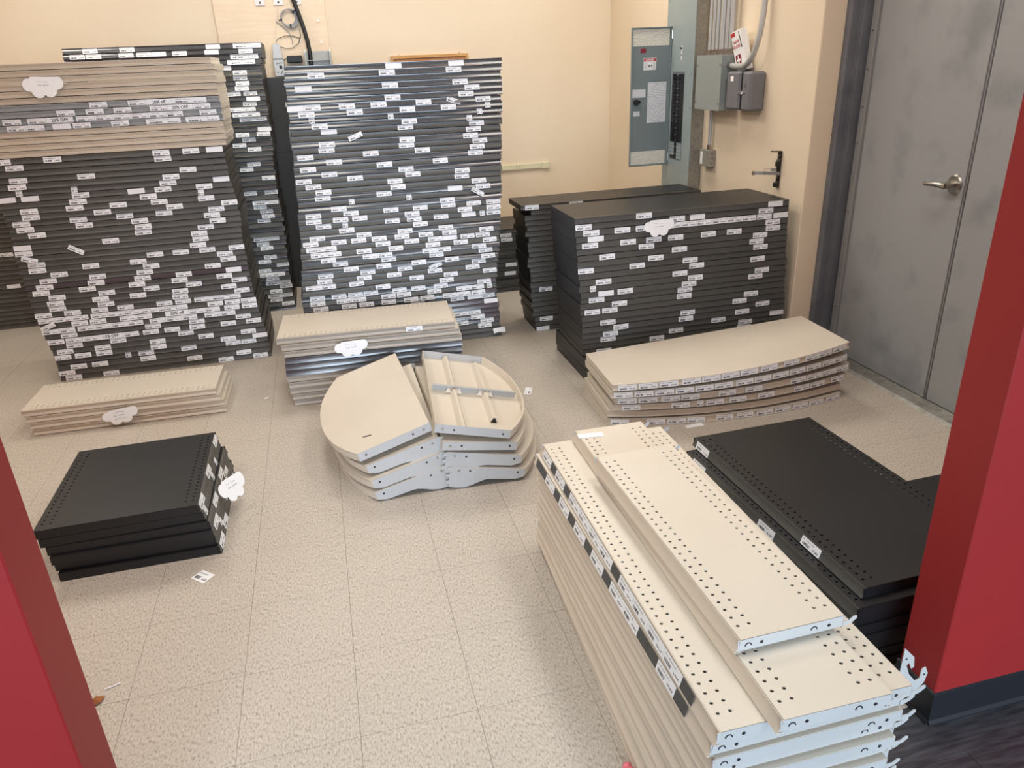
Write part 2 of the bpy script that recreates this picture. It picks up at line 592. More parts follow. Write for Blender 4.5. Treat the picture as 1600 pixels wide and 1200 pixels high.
def perforated(W, y0, y1, zt, rows, pitch=0.0254, r=0.0041, th=0.0025, end=0.02):
    """deck sheet with rows of real round holes (octagons) and the hole walls"""
    b = MB()
    cuts = []
    prev = y0
    hw = pitch / 2
    x0, x1 = -W / 2 + 0.001, W / 2 - 0.001
    n = int((W - 2 * end) / pitch)
    xs = -n * pitch / 2
    for ry in rows:
        a, c = ry - hw * 0.98, ry + hw * 0.98
        a = max(a, prev)
        if a > prev + 1e-5:
            b.add([(x0, prev, zt), (x1, prev, zt), (x1, a, zt), (x0, a, zt)], [(0, 1, 2, 3)])
        b.add([(x0, a, zt), (xs, a, zt), (xs, c, zt), (x0, c, zt)], [(0, 1, 2, 3)])
        b.add([(xs + n * pitch, a, zt), (x1, a, zt), (x1, c, zt), (xs + n * pitch, c, zt)], [(0, 1, 2, 3)])
        for k in range(n):
            l, rr = xs + k * pitch, xs + (k + 1) * pitch
            m = (l + rr) / 2
            out = [(rr, ry), (rr, c), (m, c), (l, c), (l, ry), (l, a), (m, a), (rr, a)]
            hole = [(m + r * math.cos(q * math.pi / 4), ry + r * math.sin(q * math.pi / 4)) for q in range(8)]
            vs = [(p[0], p[1], zt) for p in out] + [(p[0], p[1], zt) for p in hole] + [(p[0], p[1], zt - th) for p in hole]
            fs = []
            for q in range(8):
                w = (q + 1) % 8
                fs.append((q, w, 8 + w, 8 + q))
                fs.append((8 + q, 8 + w, 16 + w, 16 + q))
            b.add(vs, fs)
        prev = c
    if y1 > prev:
        b.add([(x0, prev, zt), (x1, prev, zt), (x1, y1, zt), (x0, y1, zt)], [(0, 1, 2, 3)])
    return b


SHELF_CACHE = {}
MATSET = {'tan': ('tan', 'tanlip', 'tan', 'tanend'), 'tangrey': ('tan', 'tangrey', 'tan', 'tanend'), 'tanchan': ('tan', 'channel', 'tan', 'tanend'), 'black': ('blackdeck', 'blacklip', 'black', 'black'),
          'gloss': ('blackdeck', 'blackgloss', 'black', 'black'), 'tan_cool_end': ('tan', 'tanlip', 'tanend', 'tanend')}  # last set: tan shelf, cool light put into its end flange colour


def shelf_parts(kind, W, D, H, c=0.004, holes=False, hooks=False, k=0.0):
    key = (kind, W, D, H, c, holes, hooks, k)
    if key in SHELF_CACHE:
        return SHELF_CACHE[key]
    md, ml, ms, me_ = [M[q] for q in MATSET[kind]]
    parts = []
    if holes:
        dk = perforated(W, 0.0115, D - 0.001, H, [0.0165 + 0.0117, 0.0165 + 0.0117 + 0.0254, D - 0.044, D - 0.0186])
        parts.append(('deck', dk.mesh('deck', md)))
    else:
        parts.append(('deck', MB().box(-W / 2 + 0.001, W / 2 - 0.001, 0.0115, D - 0.001, H - 0.0016, H).mesh('deck', md)))
    parts.append(('front_lip', MB().prism(lip_profile(H, c, k, kind == 'gloss', kind in ('tan', 'tangrey', 'tanchan')), 'x', -W / 2, W / 2).mesh('front_lip', ml)))
    for sx in (-1, 1):
        x0, x1 = (-W / 2, -W / 2 + 0.0016) if sx < 0 else (W / 2 - 0.0016, W / 2)
        if hooks:
            poly = [(0.006, 0.0065), (D - 0.03, 0.0065), (D - 0.012, 0.008), (D + 0.006, 0.006), (D + 0.022, 0.012), (D + 0.032, 0.020), (D + 0.031, 0.026),
                    (D + 0.024, 0.027), (D + 0.014, 0.019), (D, 0.019), (D, H - 0.001), (0.006, H - 0.001)]
        else:
            poly = [(0.006, 0.0), (D, 0.0), (D, H - 0.001), (0.006, H - 0.001)]
        parts.append(('side_flange', MB().prism(poly, 'x', x0, x1).mesh('side_flange', ms if not hooks else me_)))
    parts.append(('back_flange', MB().box(-W / 2, W / 2, D - 0.0016, D, 0.002, H - 0.0002).mesh('back_flange', md)))
    if hooks:
        for sx in (-1, 1):
            xx = sx * (W / 2 + 0.0002)
            for (yy, big) in ((0.030, True), (0.060, False), (D - 0.07, True), (D - 0.035, False)):
                if big:
                    arc = [(xx, yy + 0.007 * math.cos(a), 0.017 + 0.007 * math.sin(a)) for a in [math.pi * q / 6 for q in range(7)]]
                    mb = MB().tube(arc, 0.0014, 6)
                else:
                    mb = MB().cyl((xx - 0.0006, yy, 0.019), (xx + 0.0006, yy, 0.019), 0.0038, 12)
                parts.append(('punched_slot', mb.mesh('punched_slot', M['slot'])))
    SHELF_CACHE[key] = parts
    return parts


def price_mesh(w, h, mat):
    b = MB().box(-w / 2, w / 2, -0.0009, -0.0003, -h / 2, h / 2)
    me = bpy.data.meshes.new('price_label')
    me.from_pydata(b.v, [], b.f)
    uvl = me.uv_layers.new(name='UVMap')
    for lp in me.loops:
        v = me.vertices[lp.vertex_index].co
        uvl.data[lp.index].uv = (v.x / w + 0.5, v.z / h + 0.5)
    me.materials.append(mat)
    return me


PM = {'n': price_mesh(0.084, 0.027, M['label']), 't': price_mesh(0.078, 0.025, M['label']), 'l': price_mesh(0.168, 0.027, M['label']),
      'v': price_mesh(0.030, 0.030, M['label']), 'b': price_mesh(0.084, 0.027, M['blank']), 'w': price_mesh(0.125, 0.028, M['blank']),
      'g': price_mesh(0.050, 0.026, M['greytag'])}
TXT = {'p': text_mesh('20% off', 0.021, M['ink']), 'q': text_mesh('20% OFF', 0.021, M['ink']), 'f': text_mesh('50% off', 0.024, M['ink']), 'g': text_mesh('15% OFF', 0.022, M['ink'])}


def put_price(parent, x, H, kind, k=0.0):
    z = H * 0.5
    y = k * 0.5
    lean = -math.atan2(k, H)
    if kind in TXT:
        o = ob('price_label', PM['w'], parent, (x, y, z), (lean, 0, 0))
        ob('lettering', TXT[kind], o, (0, -0.0011, 0), (math.pi / 2, 0, 0))
        o['label'] = 'white discount strip with black lettering'
        return o
    o = ob('price_label', PM[kind], parent, (x, y, z), (lean, random.uniform(-0.012, 0.012), 0))
    if kind == 't':
        o.rotation_euler = (random.uniform(-0.25, -0.1), random.choice((-0.35, 0.3, 0.55)), 0)
        o.location.y = y - 0.009
    return o


def make_shelf(kind, W, D, H, loc, rot, label, group, c=0.004, holes=False, hooks=False, name=None, k=0.0):
    nm = name or ('tan_shelf' if kind.startswith('tan') else 'black_shelf')
    t = thing(nm, label, 'shelf', loc, rot, group)
    for pn, me in shelf_parts(kind, W, D, H, c, holes, hooks, k):
        ob(pn, me, t)
    return t


PRICE = {
 'left': '-1047,1455,n -847,1457,n -760,1457,p -653,1459,l -500,1457,b -1204,1420,n -1070,1423,n -939,1423,n -752,1420,n -662,1425,q -556,1422,n -1459,1389,n -1341,1392,n -1241,1389,q -1123,1391,n -1043,1394,n -964,1393,n -890,1395,n -816,1391,n -743,1391,n -668,1392,n -532,1388,n -1445,1361,n -1367,1359,n -1239,1361,b -1145,1362,n -965,1361,n -757,1362,l -564,1361,l -1324,1202,n -1558,1202,n -803,1202,n -655,1203,n -536,1204,b -802,1170,n -1509,1168,n -688,1108,n -1188,1109,n -1508,1108,n -779,1078,n -802,1047,n -531,1047,b -1518,1078,n -1261,1049,v -1521,1050,v -967,1017,b -833,1016,n -624,1016,n -645,991,v -1588,1015,b -1479,1016,b -1238,1015,n -912,985,n -625,957,n -1257,987,n -864,957,n -500,926,n -1068,957,n -793,927,n -1280,954,n -585,892,n -499,895,b -1497,950,n -1153,921,n -854,891,n -1497,922,n -1052,891,n -613,857,n -1280,892,n -984,860,n -589,829,n -1553,892,n -1258,861,n -972,829,n -658,798,n -1542,859,n -980,803,n -698,770,n -1492,831,n -697,738,n -1151,771,n -715,710,n -1591,767,b -512,679,n -1584,736,n -673,679,n -946,679,n -585,646,n -812,654,n -1328,739,t -1560,706,t -1039,646,n -573,614,n -1538,676,n -1279,647,n -980,614,n -662,579,n -1541,644,n -556,549,b -1444,614,n -1020,579,n -1261,581,n -1039,546,n -823,548,n -611,518,n -1507,582,n -1276,550,n -850,517,n -536,487,n -1533,551,n -1073,517,n -781,488,n -598,460,n -1556,519,n -1326,520,n -1005,490,n -859,457,n -531,424,n -1236,493,n -1486,497,n -1081,460,n -866,428,n -1273,459,n -631,396,l -505,390,n -1500,461,n -1254,427,n -957,401,n -858,401,n -756,395,n -689,366,n -595,363,n -500,358,n -1499,426,n -1162,400,n -850,366,n -505,329,n -1294,396,n -1433,400,n -1089,369,n -969,360,l -719,333,n -603,329,n -1590,400,n -1305,366,n -1234,366,n -1160,364,n -902,338,f -811,330,n -717,300,n -638,301,n -1521,370,n -1447,369,n -1375,367,n -1162,334,n -1085,332,n -865,302,n -1000,333,b -552,273,n -1597,366,n -1410,339,n -1316,334,n -943,300,n -499,238,n -1012,300,n -1386,303,n -1324,301,n -1244,302,n -1174,303,n -1098,302,n -808,266,n -640,244,n -1575,337,t -1491,307,n -1044,270,n -811,240,n -1596,304,n -947,243,n -539,178,n -1481,269,n -1061,240,n -880,217,n -1363,243,n -1272,246,g -1187,244,n -776,186,n -471,150,b -1579,242,n -1463,242,n -1242,216,n -1039,184,n -657,153,n -1469,214,n -636,124,n -1040,155,n -1330,181,n -548,94,n -1329,154,n -1115,124,n -883,95,n -585,57,n -1524,181,n -1542,148,n -1439,126,n -1211,95,v -1109,69,n -861,62,n -666,31,n -496,-1,n -1477,90,n -1365,65,n -692,3,n -1555,60,n -1320,29,n -1514,31,n -1312,2,n -1517,1,n',
 'centre': '444,1575,b 779,1572,b 406,1542,n 763,1539,n 40,1541,n 416,1479,n 794,1474,n -32,1479,b 858,1443,n 823,1418,n 423,1418,n 752,1388,t 917,1387,n 179,1387,n 345,1389,n 587,1387,n 940,1354,v -90,1389,b -19,1389,n 216,1355,n 496,1353,n 721,1352,n 894,1322,v -34,1354,n 404,1327,v 833,1294,v -11,1328,v 501,1294,n 874,1258,n 25,1294,n 478,1261,n 69,1264,b 854,1228,n 204,1234,t 481,1201,n 835,1194,n 887,1168,n 50,1205,n 475,1170,n 869,1135,n 44,1173,n 276,1143,n 559,1137,n 858,1103,n -71,1141,n 75,1109,n 654,1071,n 343,1075,n -66,1078,n 460,1044,n 775,1006,n 42,1047,n 494,1011,n 771,978,n 177,1013,n -110,1016,n 393,981,n 867,946,n -51,986,n 405,950,n 728,919,b 891,915,n 966,912,n -2,953,n 325,923,n 857,889,t -10,926,n 143,895,v 462,890,v 677,857,n 960,821,n 68,859,n 353,824,n 519,823,n 681,822,n 830,822,n 967,790,n 131,826,n 776,787,n -74,828,n 176,793,n 470,791,n 635,760,n 797,759,b 878,762,v 944,760,n -76,797,n 70,796,n 92,768,v 355,764,n 480,764,n -27,766,n 513,733,n 96,735,n 658,701,n 897,668,n 188,705,n 422,703,n 677,670,n -70,706,n 401,673,n 538,671,n 874,639,n 945,638,n 155,675,n 270,672,n 592,640,n 673,640,b 782,640,n 45,680,n 454,642,n 912,610,n -110,680,n 288,645,n 574,611,n 738,611,n 846,579,n -56,650,l 177,618,n 358,616,n -77,618,n 1,617,n 551,581,n 632,582,n 885,545,n 208,582,n 288,582,n 897,514,n -26,584,n 591,544,n 312,548,n 678,515,n 840,482,n 38,550,n 279,516,n 483,513,n 579,485,t 93,518,n 400,487,n 801,452,n 905,424,n 185,488,n 575,456,n -53,492,n 161,459,n 334,458,n 667,425,n 464,425,n -62,462,n 114,429,n 638,393,n 866,363,n -47,433,n 261,399,n 601,365,n 736,335,n 816,330,n 897,330,v 355,368,n -131,405,n 5,373,n 100,372,n 379,342,n 467,343,n 560,337,n 825,300,n 904,299,n 725,303,n 650,303,n -117,373,n 188,344,n 288,341,n 801,275,b 883,270,n 76,340,n 417,309,n 514,307,n 696,273,n 906,241,b -98,347,n 129,316,n 287,308,n 30,314,n -119,318,n 55,289,n 156,283,n 285,284,n 456,279,n -106,290,n 706,184,n 780,180,n 813,151,n 878,120,n 711,97,n 871,96,n 855,66,n',
 'right': '1525,832,n 2254,833,b 2206,800,n 1708,800,n 1819,801,b 1205,798,n 2201,768,n 2297,771,b 1752,770,n 1842,771,n 1911,774,n 1996,772,n 2087,771,n 1687,771,n 1250,769,n 1413,769,n 1527,766,n 2253,734,n 2259,702,n 1274,739,b 1887,705,n 2034,705,n 2187,672,n 1244,704,n 1446,704,n 1585,704,n 1705,706,n 2169,639,n 1546,673,n 1728,639,n 2194,608,n 1333,636,n 1598,606,n 1794,574,n 2182,540,n 1830,543,n 1499,573,n 1223,573,n 1735,508,n 2214,475,n 1826,476,n 2180,442,n 1314,509,n 1792,443,n 1774,412,n 2162,377,n 1258,474,v 1329,444,b 1434,444,n 1768,381,n 2094,344,n 1281,414,n 2237,308,n 1404,383,n 1794,312,n 2115,274,n 1257,350,n 1353,348,n 2331,242,b 1782,276,n 1978,244,n 1342,314,n 2144,214,n 1412,280,n 1357,250,n 1733,215,n 1346,218,n 1624,187,n 1321,157,n 2138,188,n',
 'second': '1175,769,n 1449,773,n 1249,255,n 1246,91,n 1247,21,n 1223,-3,b 1229,-33,b',
 'rear': '-1248,1730,n -1042,1733,n -547,1742,b -322,1736,l -357,1704,n -1325,1698,n -1235,1698,n -1053,1698,n -952,1702,n -883,1703,b -747,1701,n -560,1702,b -371,1671,l -394,1641,l -503,1610,b -413,1576,n -417,1545,n -408,1515,n -417,1484,n -473,1458,n -371,1457,n -359,1426,b -385,1396,n -425,1363,n -342,1362,n -481,1363,n -460,1333,n -388,1331,n -312,1331,n -380,1300,l -315,1240,b -461,1211,n -319,1209,n -421,1181,l -428,1151,n -493,1122,n -403,1092,n -424,1000,n -474,968,n -339,908,n -479,820,n -324,819,n -390,758,l -430,728,n -394,696,n -388,665,n -420,639,n -467,523,n -402,520,b -454,488,n -432,458,n -420,401,n -348,401,b -462,366,n -346,334,b -472,306,n -467,276,n -404,274,n -428,247,n -381,213,l -348,180,n -419,154,n -397,120,l -427,92,n -351,33,n',
 'farleft': '-2119,523,n -2134,280,b',
 'small': '1228,408,n 1232,382,n 1251,403,n 1261,196,b 1248,139,b',
}



def interp(tab, z):
    if z <= tab[0][0]:
        return tab[0][1]
    for (a, va), (b, vb) in zip(tab, tab[1:]):
        if z <= b:
            return va + (vb - va) * (z - a) / (b - a)
    return tab[-1][1]


def price_list(key):
    out = []
    for s in PRICE.get(key, '').split():
        a, b, c = s.split(',')
        out.append((int(a) / 1000.0, int(b) / 1000.0, c))
    return out


def stack(key, phrase, N, pitch, W, D, yf, right_edge, kind_of, jitter=0.006, rot=0.0, yjit=0.006, top_holes=False, dims=None, group=None, k=0.0):
    """N shelves lying on each other; right_edge(z) is the measured x of their right ends"""
    H = pitch - 0.0004
    pr = {}
    for (x, z, c) in price_list(key):
        i = min(max(int(z / pitch), 0), N - 1)
        pr.setdefault(i, []).append((x, c))
    made = []
    for i in range(N):
        kind, c = kind_of(i)
        Wi, Di, yo = (W, D, 0.0)
        if dims:
            Wi, Di, yo = dims(i)
        xr = right_edge((i + 0.5) * pitch) + random.uniform(-jitter, jitter)
        xc = xr - Wi / 2
        labs = []
        used = []
        for (x, cc) in sorted(pr.get(i, []), key=lambda q: (q[1] not in TXT, q[0])):
            half = {'l': 0.084, 'v': 0.015}.get(cc, 0.0625 if cc in TXT else 0.042)
            lx = max(-Wi / 2 + half, min(Wi / 2 - half, x - xc))
            ok = True
            for (u0, u1) in used:
                if lx + half > u0 and lx - half < u1:
                    shift = (u1 + half + 0.001 - lx) if lx > (u0 + u1) / 2 else (u0 - half - 0.001 - lx)
                    if abs(shift) > half * 1.1:
                        ok = False
                        break
                    lx += shift
            if not ok or abs(lx) + half > Wi / 2 + 0.002 or any(lx + half > u0 + 0.002 and lx - half < u1 - 0.002 for (u0, u1) in used):
                continue
            used.append((lx - half, lx + half))
            labs.append((lx, cc))
        n = len(labs)
        top = N - i
        where = 'topmost of' if top == 1 else ('bottommost of' if i == 0 else ordinal(top) + ' from top of')
        col = 'tan' if kind.startswith('tan') else 'black'
        tail = '' if n == 0 else (', one price label' if n == 1 else ', ' + CARD[min(n, 12)] + ' price labels')
        t = make_shelf(kind, Wi, Di, H, (xc, yf + yo + random.uniform(-yjit, yjit), i * pitch), (0, 0, rot + random.uniform(-0.004, 0.004)),
                       f'{col} shelf, {where} {phrase}{tail}', group or f'shelves in {phrase}', c=c, holes=(top_holes and top == 1), k=0.0 if col == 'tan' else k)
        for lx, cc in labs:
            po = put_price(t, lx, H, cc, -0.002 if col == 'tan' else k)
            if kind == 'gloss':
                po.location.y = k * 0.36
                po.location.z -= 0.0018
        made.append(t)
    return made


# tall stack at left, tan shelves on top
LEFT_EDGE = [(0, -0.433), (0.07, -0.437), (0.19, -0.441), (0.28, -0.459), (0.43, -0.471), (0.63, -0.474), (0.72, -0.483), (0.81, -0.462), (0.91, -0.470), (1.06, -0.486),
             (1.21, -0.494), (1.214, -0.469), (1.40, -0.463), (1.62, -0.458), (1.63, -0.468), (1.66, -0.480)]


def left_kind(i):
    if i < 39:
        return ('gloss' if i == 17 else 'black', 0.0035)
    if i < 43:
        return ('tan', 0.0105)
    if i < 47:
        return ('tanchan', 0.008)
    return ('tan', 0.0105)


stack('left', 'the tall tan-topped stack', 53, 0.0311, 1.15, 0.46, 4.41, lambda z: interp(LEFT_EDGE, z), left_kind, jitter=0.004, k=0.005)

# tall glossy stack in the middle
MID_EDGE = [(0, 0.955), (0.14, 0.948), (0.35, 0.940), (0.60, 0.972), (0.87, 0.996), (1.12, 1.010), (1.36, 1.021), (1.59, 1.028)]
stack('centre', 'the tall middle stack', 51, 0.0311, 1.145, 0.50, 4.28, lambda z: interp(MID_EDGE, z),
      lambda i: ('gloss' if (i > 40 or i in (3, 4, 5, 6, 7, 9, 11, 16, 18, 22, 27, 29, 33, 35, 38)) else 'black', 0.003), jitter=0.005, k=0.009)

# tall stack behind the left one
REAR_EDGE = [(0, -0.305), (0.11, -0.309), (0.38, -0.306), (0.63, -0.296), (0.78, -0.303), (0.99, -0.298), (1.15, -0.289), (1.31, -0.279), (1.45, -0.282), (1.58, -0.283), (1.75, -0.25)]
stack('rear', 'the rearmost tall stack', 56, 0.0311, 1.14, 0.50, 5.36, lambda z: interp(REAR_EDGE, z),
      lambda i: ('gloss' if i % 3 == 0 or i > 50 else 'black', 0.003), jitter=0.007, k=0.008)

# waist-high stack right of centre; the lowest three are deeper
RIGHT_EDGE = [(0, 2.375), (0.23, 2.374), (0.374, 2.366), (0.55, 2.355), (0.74, 2.342), (0.85, 2.334)]
right_stack = stack('right', 'the waist-high black stack', 27, 0.0315, 1.17, 0.41, 3.455, lambda z: interp(RIGHT_EDGE, z),
                    lambda i: ('black', 0.0012), jitter=0.004, dims=lambda i: (1.17, 0.41, 0.0) if i > 3 else (1.17, 0.50, -0.03), k=0.002)

# stack behind it, below the panel
SEC_EDGE = [(0, 2.33), (0.4, 2.30), (0.74, 2.29), (0.77, 2.264)]
stack('second', 'the stack below the electrical panel', 25, 0.0315, 1.155, 0.295, 4.27, lambda z: interp(SEC_EDGE, z) + (0.03 if 0.72 < z < 0.755 else 0), lambda i: ('black', 0.0025),
      jitter=0.010)

# low stack seen through the gap, and the one at the far left
stack('small', 'the low stack behind the middle one', 15, 0.0311, 1.15, 0.45, 5.20, lambda z: 1.42, lambda i: ('black', 0.003), jitter=0.012)
stack('farleft', 'the black stack at far left', 26, 0.0311, 1.15, 0.45, 5.62, lambda z: -1.47, lambda i: ('black', 0.004), jitter=0.015)

# ------------------------------------------------------------------ low stacks on the floor
# tan three-foot shelves at the left
for i in range(4):
    s = [0.030, 0.026, 0.014, 0.0][i]
    make_shelf('tan', 0.885, 0.33, 0.0325, (-1.095 + s, 3.664 - 0.0 + [0.0, 0.004, 0.002, 0.006][i], i * 0.033), (0, 0, math.radians([-1.2, -1.0, -1.6, -1.4][i])),
               f"tan perforated shelf, {['bottommost', 'third from top', 'second from top', 'topmost'][i]} in the low four-shelf stack",
               'tan shelves in the low four-shelf stack', c=0.010, holes=(i == 3))

# black two-foot shelves, lips facing right
for i in range(6):
    X = [-0.520, -0.526, -0.531, -0.536, -0.554, -0.560][i]
    t = make_shelf('black', 0.585, 0.525, 0.0325, (X, [2.680, 2.690, 2.684, 2.692, 2.700, 2.699][i], i * 0.0333), (0, 0, math.radians(90 + [0.4, -0.3, 0.5, 0.2, 0.9, 0.6][i])),
                   f"black shelf, {['bottommost', 'fifth from top', 'fourth from top', 'third from top', 'second from top', 'topmost'][i]} of six beside the left red wall",
                   'black shelves stacked beside the left red wall', c=0.002, k=0.010, holes=(i == 5))
    for lx in [(-0.23, -0.10, 0.10, 0.22), (-0.16, 0.02), (-0.21, 0.16), (-0.12, 0.08), (-0.25, 0.0, 0.12), (-0.24, -0.02, 0.24)][i]:
        put_price(t, lx, 0.0325, 'v' if i % 3 == 1 else 'n', 0.010)

# mixed three-foot shelves in the centre
kinds = ['tan', 'tan', 'tan', 'tan', 'tan', 'gloss', 'gloss', 'gloss', 'tan', 'tan', 'tan']
for i, k in enumerate(kinds):
    xo = [0.012, 0.006, 0.0, 0.0, -0.004, -0.006, -0.004, 0.0, 0.0, -0.008, -0.028][i]
    t = make_shelf('tangrey' if k == 'tan' else k, 0.885, 0.39, 0.032, (0.145 + xo + 0.0, 3.585 + [0, 0, 0.004, 0.0, 0.006, 0, 0, 0.004, 0.005, 0.012, 0.028][i], i * 0.0323),
                   (0, 0, math.radians(-3.6 if i > 7 else -2.6)),
                   f"{'tan' if k == 'tan' else 'glossy black'} shelf, {'topmost' if i == 10 else ('bottommost' if i == 0 else ordinal(11 - i) + ' from top')} in the knee-high mixed stack",
                   'shelves in the knee-high mixed stack', c=0.010 if k == 'tan' else 0.003, holes=(i == 10), k=0.0 if k == 'tan' else 0.009)
    if i == 10:
        put_price(t, 0.235, 0.032, 'n')

# near tan stack: lips face left, ends face the camera
R90 = -math.pi / 2
NP = 0.035
for i in range(12):
    X = [0.545, 0.540, 0.552, 0.553, 0.556, 0.552, 0.556, 0.553, 0.556, 0.554, 0.549, 0.563][i]
    Yc = [1.520, 1.512, 1.506, 1.500, 1.486, 1.478, 1.488, 1.472, 1.484, 1.470, 1.476, 1.468][i]
    rz = [-2.2, -1.6, -0.6, -0.9, 0.0, -0.2, 0.1, -0.2, 0.0, 0.1, 0.2, -0.5][i]
    t = make_shelf('tan_cool_end', 1.175, 0.42, NP - 0.0006, (X, Yc, i * NP), (0, 0, R90 + math.radians(rz)),
                   f"long tan shelf, {'topmost' if i == 11 else ('bottommost' if i == 0 else ordinal(12 - i) + ' from top')} of the full-depth ones in the nearest stack",
                   'long tan shelves in the nearest stack', c=0.003, k=0.010, holes=(i in (11, 0, 1)), hooks=True)
    if i in (10, 11):
        x = -0.56
        seq = ['n', 'g', 'n', 'g', 'n', 'n', 'n', 'n', 'g', 'n', 'n', 'n', 'n', 'g', 'n'] if i == 11 else ['g', 'g', 'n', 'g', 'n', 'g', 'n', 'g', 'n', 'g', 'n', 'n', 'g', 'g', 'n', 'g', 'n', 'n']
        for q in seq:
            w = 0.050 if q == 'g' else 0.084
            if x + w > 0.575:
                break
            ob('price_label' if q == 'n' else 'label_insert', PM[q], t, (x + w / 2, 0.005, NP / 2), (-math.atan2(0.010, NP), 0, 0))
            x += w + 0.001
tb = make_shelf('tan_cool_end', 1.20, 0.238, NP - 0.0006, (0.668, 1.446, 12 * NP), (0, 0, R90 + math.radians(-0.6)),
                'long narrow tan shelf lying second from top on the nearest stack', 'narrow tan shelves on the nearest stack', c=0.003, k=0.010, holes=True, hooks=True)
tc = make_shelf('tan_cool_end', 0.79, 0.25, NP - 0.0006, (0.663, 1.408, 13 * NP), (0, 0, R90 + math.radians(0.9)),
                'short narrow tan shelf lying on top of the nearest stack', 'narrow tan shelves on the nearest stack', c=0.003, k=0.010, holes=True, hooks=True)

# black three-foot shelves beside it
for i in range(8):
    top = i == 7
    X = [1.175, 1.172, 1.178, 1.170, 1.174, 1.170, 1.166, 1.206][i]
    t = make_shelf('black', 0.905, 0.495, 0.0325, (X, 1.755 if top else 1.725 + 0.004 * (i % 3), i * 0.0332), (0, 0, R90 + math.radians(1.6 if top else 1.9 + 0.3 * (i % 2))),
                   f"black shelf, {'topmost' if top else ('bottommost' if i == 0 else ordinal(8 - i) + ' from top')} of the stack at the right red wall",
                   'black shelves by the right red wall', c=0.002, k=0.010, holes=(i > 5), hooks=False)
    if i == 7:
        put_price(t, -0.385, 0.0325, 'n', 0.010)
        put_price(t, 0.235, 0.0325, 'n', 0.010)
    if i == 6:
        put_price(t, -0.36, 0.0325, 'n', 0.010)
        put_price(t, 0.05, 0.0325, 'n', 0.010)
for i in range(4):
    make_shelf('black', 0.585, 0.40, 0.0325, (1.745 + 0.004 * i, 1.612 - 0.004 * i, i * 0.0332), (0, 0, R90 + math.radians(1.0)),
               f"black shelf, {['bottommost', 'third from top', 'second from top', 'topmost'][i]} of the low pile half hidden by the right red wall",
               'black shelves half hidden behind the right red wall', c=0.004, holes=(i == 3))

# ------------------------------------------------------------------ bow-front shelves
BW, BD, BB, BH = 1.165, 0.41, 0.085, 0.031


def bow(x):
    return -BB * (1 - (2 * x / BW) ** 2)


NB = 24
front = [(-BW / 2 + BW * k / NB, bow(-BW / 2 + BW * k / NB)) for k in range(NB + 1)]
deck_poly = front + [(BW / 2, BD), (-BW / 2, BD)]
bow_deck = MB().prism(deck_poly, 'z', BH - 0.002, BH).mesh('deck', M['tan'])
lipb = MB()
prof2 = [(-0.0005, BH - 0.0005), (0.004, BH * 0.55), (0.001, 0.004), (-0.001, 0.0015), (0.006, 0.0), (0.006, BH - 0.0005)]
vs, fs = [], []
for (x, y) in front:
    n = Vector((-8 * BB * x / BW ** 2, 1)).normalized()
    for (py, pz) in prof2:
        vs.append((x + n.x * py, y + n.y * py, pz))
m_ = len(prof2)
for k in range(NB):
    for q in range(m_):
        fs.append((k * m_ + q, k * m_ + (q + 1) % m_, (k + 1) * m_ + (q + 1) % m_, (k + 1) * m_ + q))
fs.append(tuple(range(m_)))
fs.append(tuple(NB * m_ + q for q in range(m_))[::-1])
bow_lip = MB().add(vs, fs).mesh('front_lip', M['tanlip'], True)
bow_side = [MB().box(s * BW / 2 - (0.0 if s < 0 else 0.0016), s * BW / 2 + (0.0016 if s < 0 else 0.0), 0.004, BD, 0.0, BH - 0.001).mesh('side_flange', M['tan']) for s in (-1, 1)]
bow_back = MB().box(-BW / 2, BW / 2, BD - 0.002, BD, 0, BH - 0.001).mesh('back_flange', M['tan'])
BOWL = [[(-0.53, 'n'), (-0.37, 'n'), (-0.275, 'n'), (-0.185, 'n'), (-0.05, 'n'), (0.05, 'n'), (0.15, 'n'), (0.245, 'n'), (0.34, 'n'), (0.43, 'n'), (0.53, 'n')],
        [],
        [(-0.50, 'n'), (-0.28, 'n'), (-0.19, 'v'), (-0.12, 'n'), (-0.01, 'n'), (0.13, 'n'), (0.32, 'n'), (0.41, 'n'), (0.53, 'n')],
        [(-0.53, 'n'), (-0.44, 'n'), (-0.34, 'n'), (-0.25, 'n'), (-0.08, 'n'), (0.05, 'n'), (0.28, 'n'), (0.37, 'n'), (0.455, 'n'), (0.535, 'n')],
        [(-0.53, 'n'), (-0.44, 'n'), (-0.35, 'n'), (-0.26, 'n'), (-0.17, 'n'), (-0.08, 'n'), (0.02, 'n'), (0.11, 'n'), (0.20, 'n'), (0.29, 'n'), (0.38, 'n'), (0.47, 'n'), (0.54, 'n')],
        [(-0.52, 'n'), (-0.43, 'n'), (-0.34, 'n'), (-0.24, 'n'), (-0.15, 'n'), (-0.06, 'n'), (0.03, 'n'), (0.13, 'n'), (0.245, 'n'), (0.36, 'n'), (0.43, 'n'), (0.52, 'n')]]
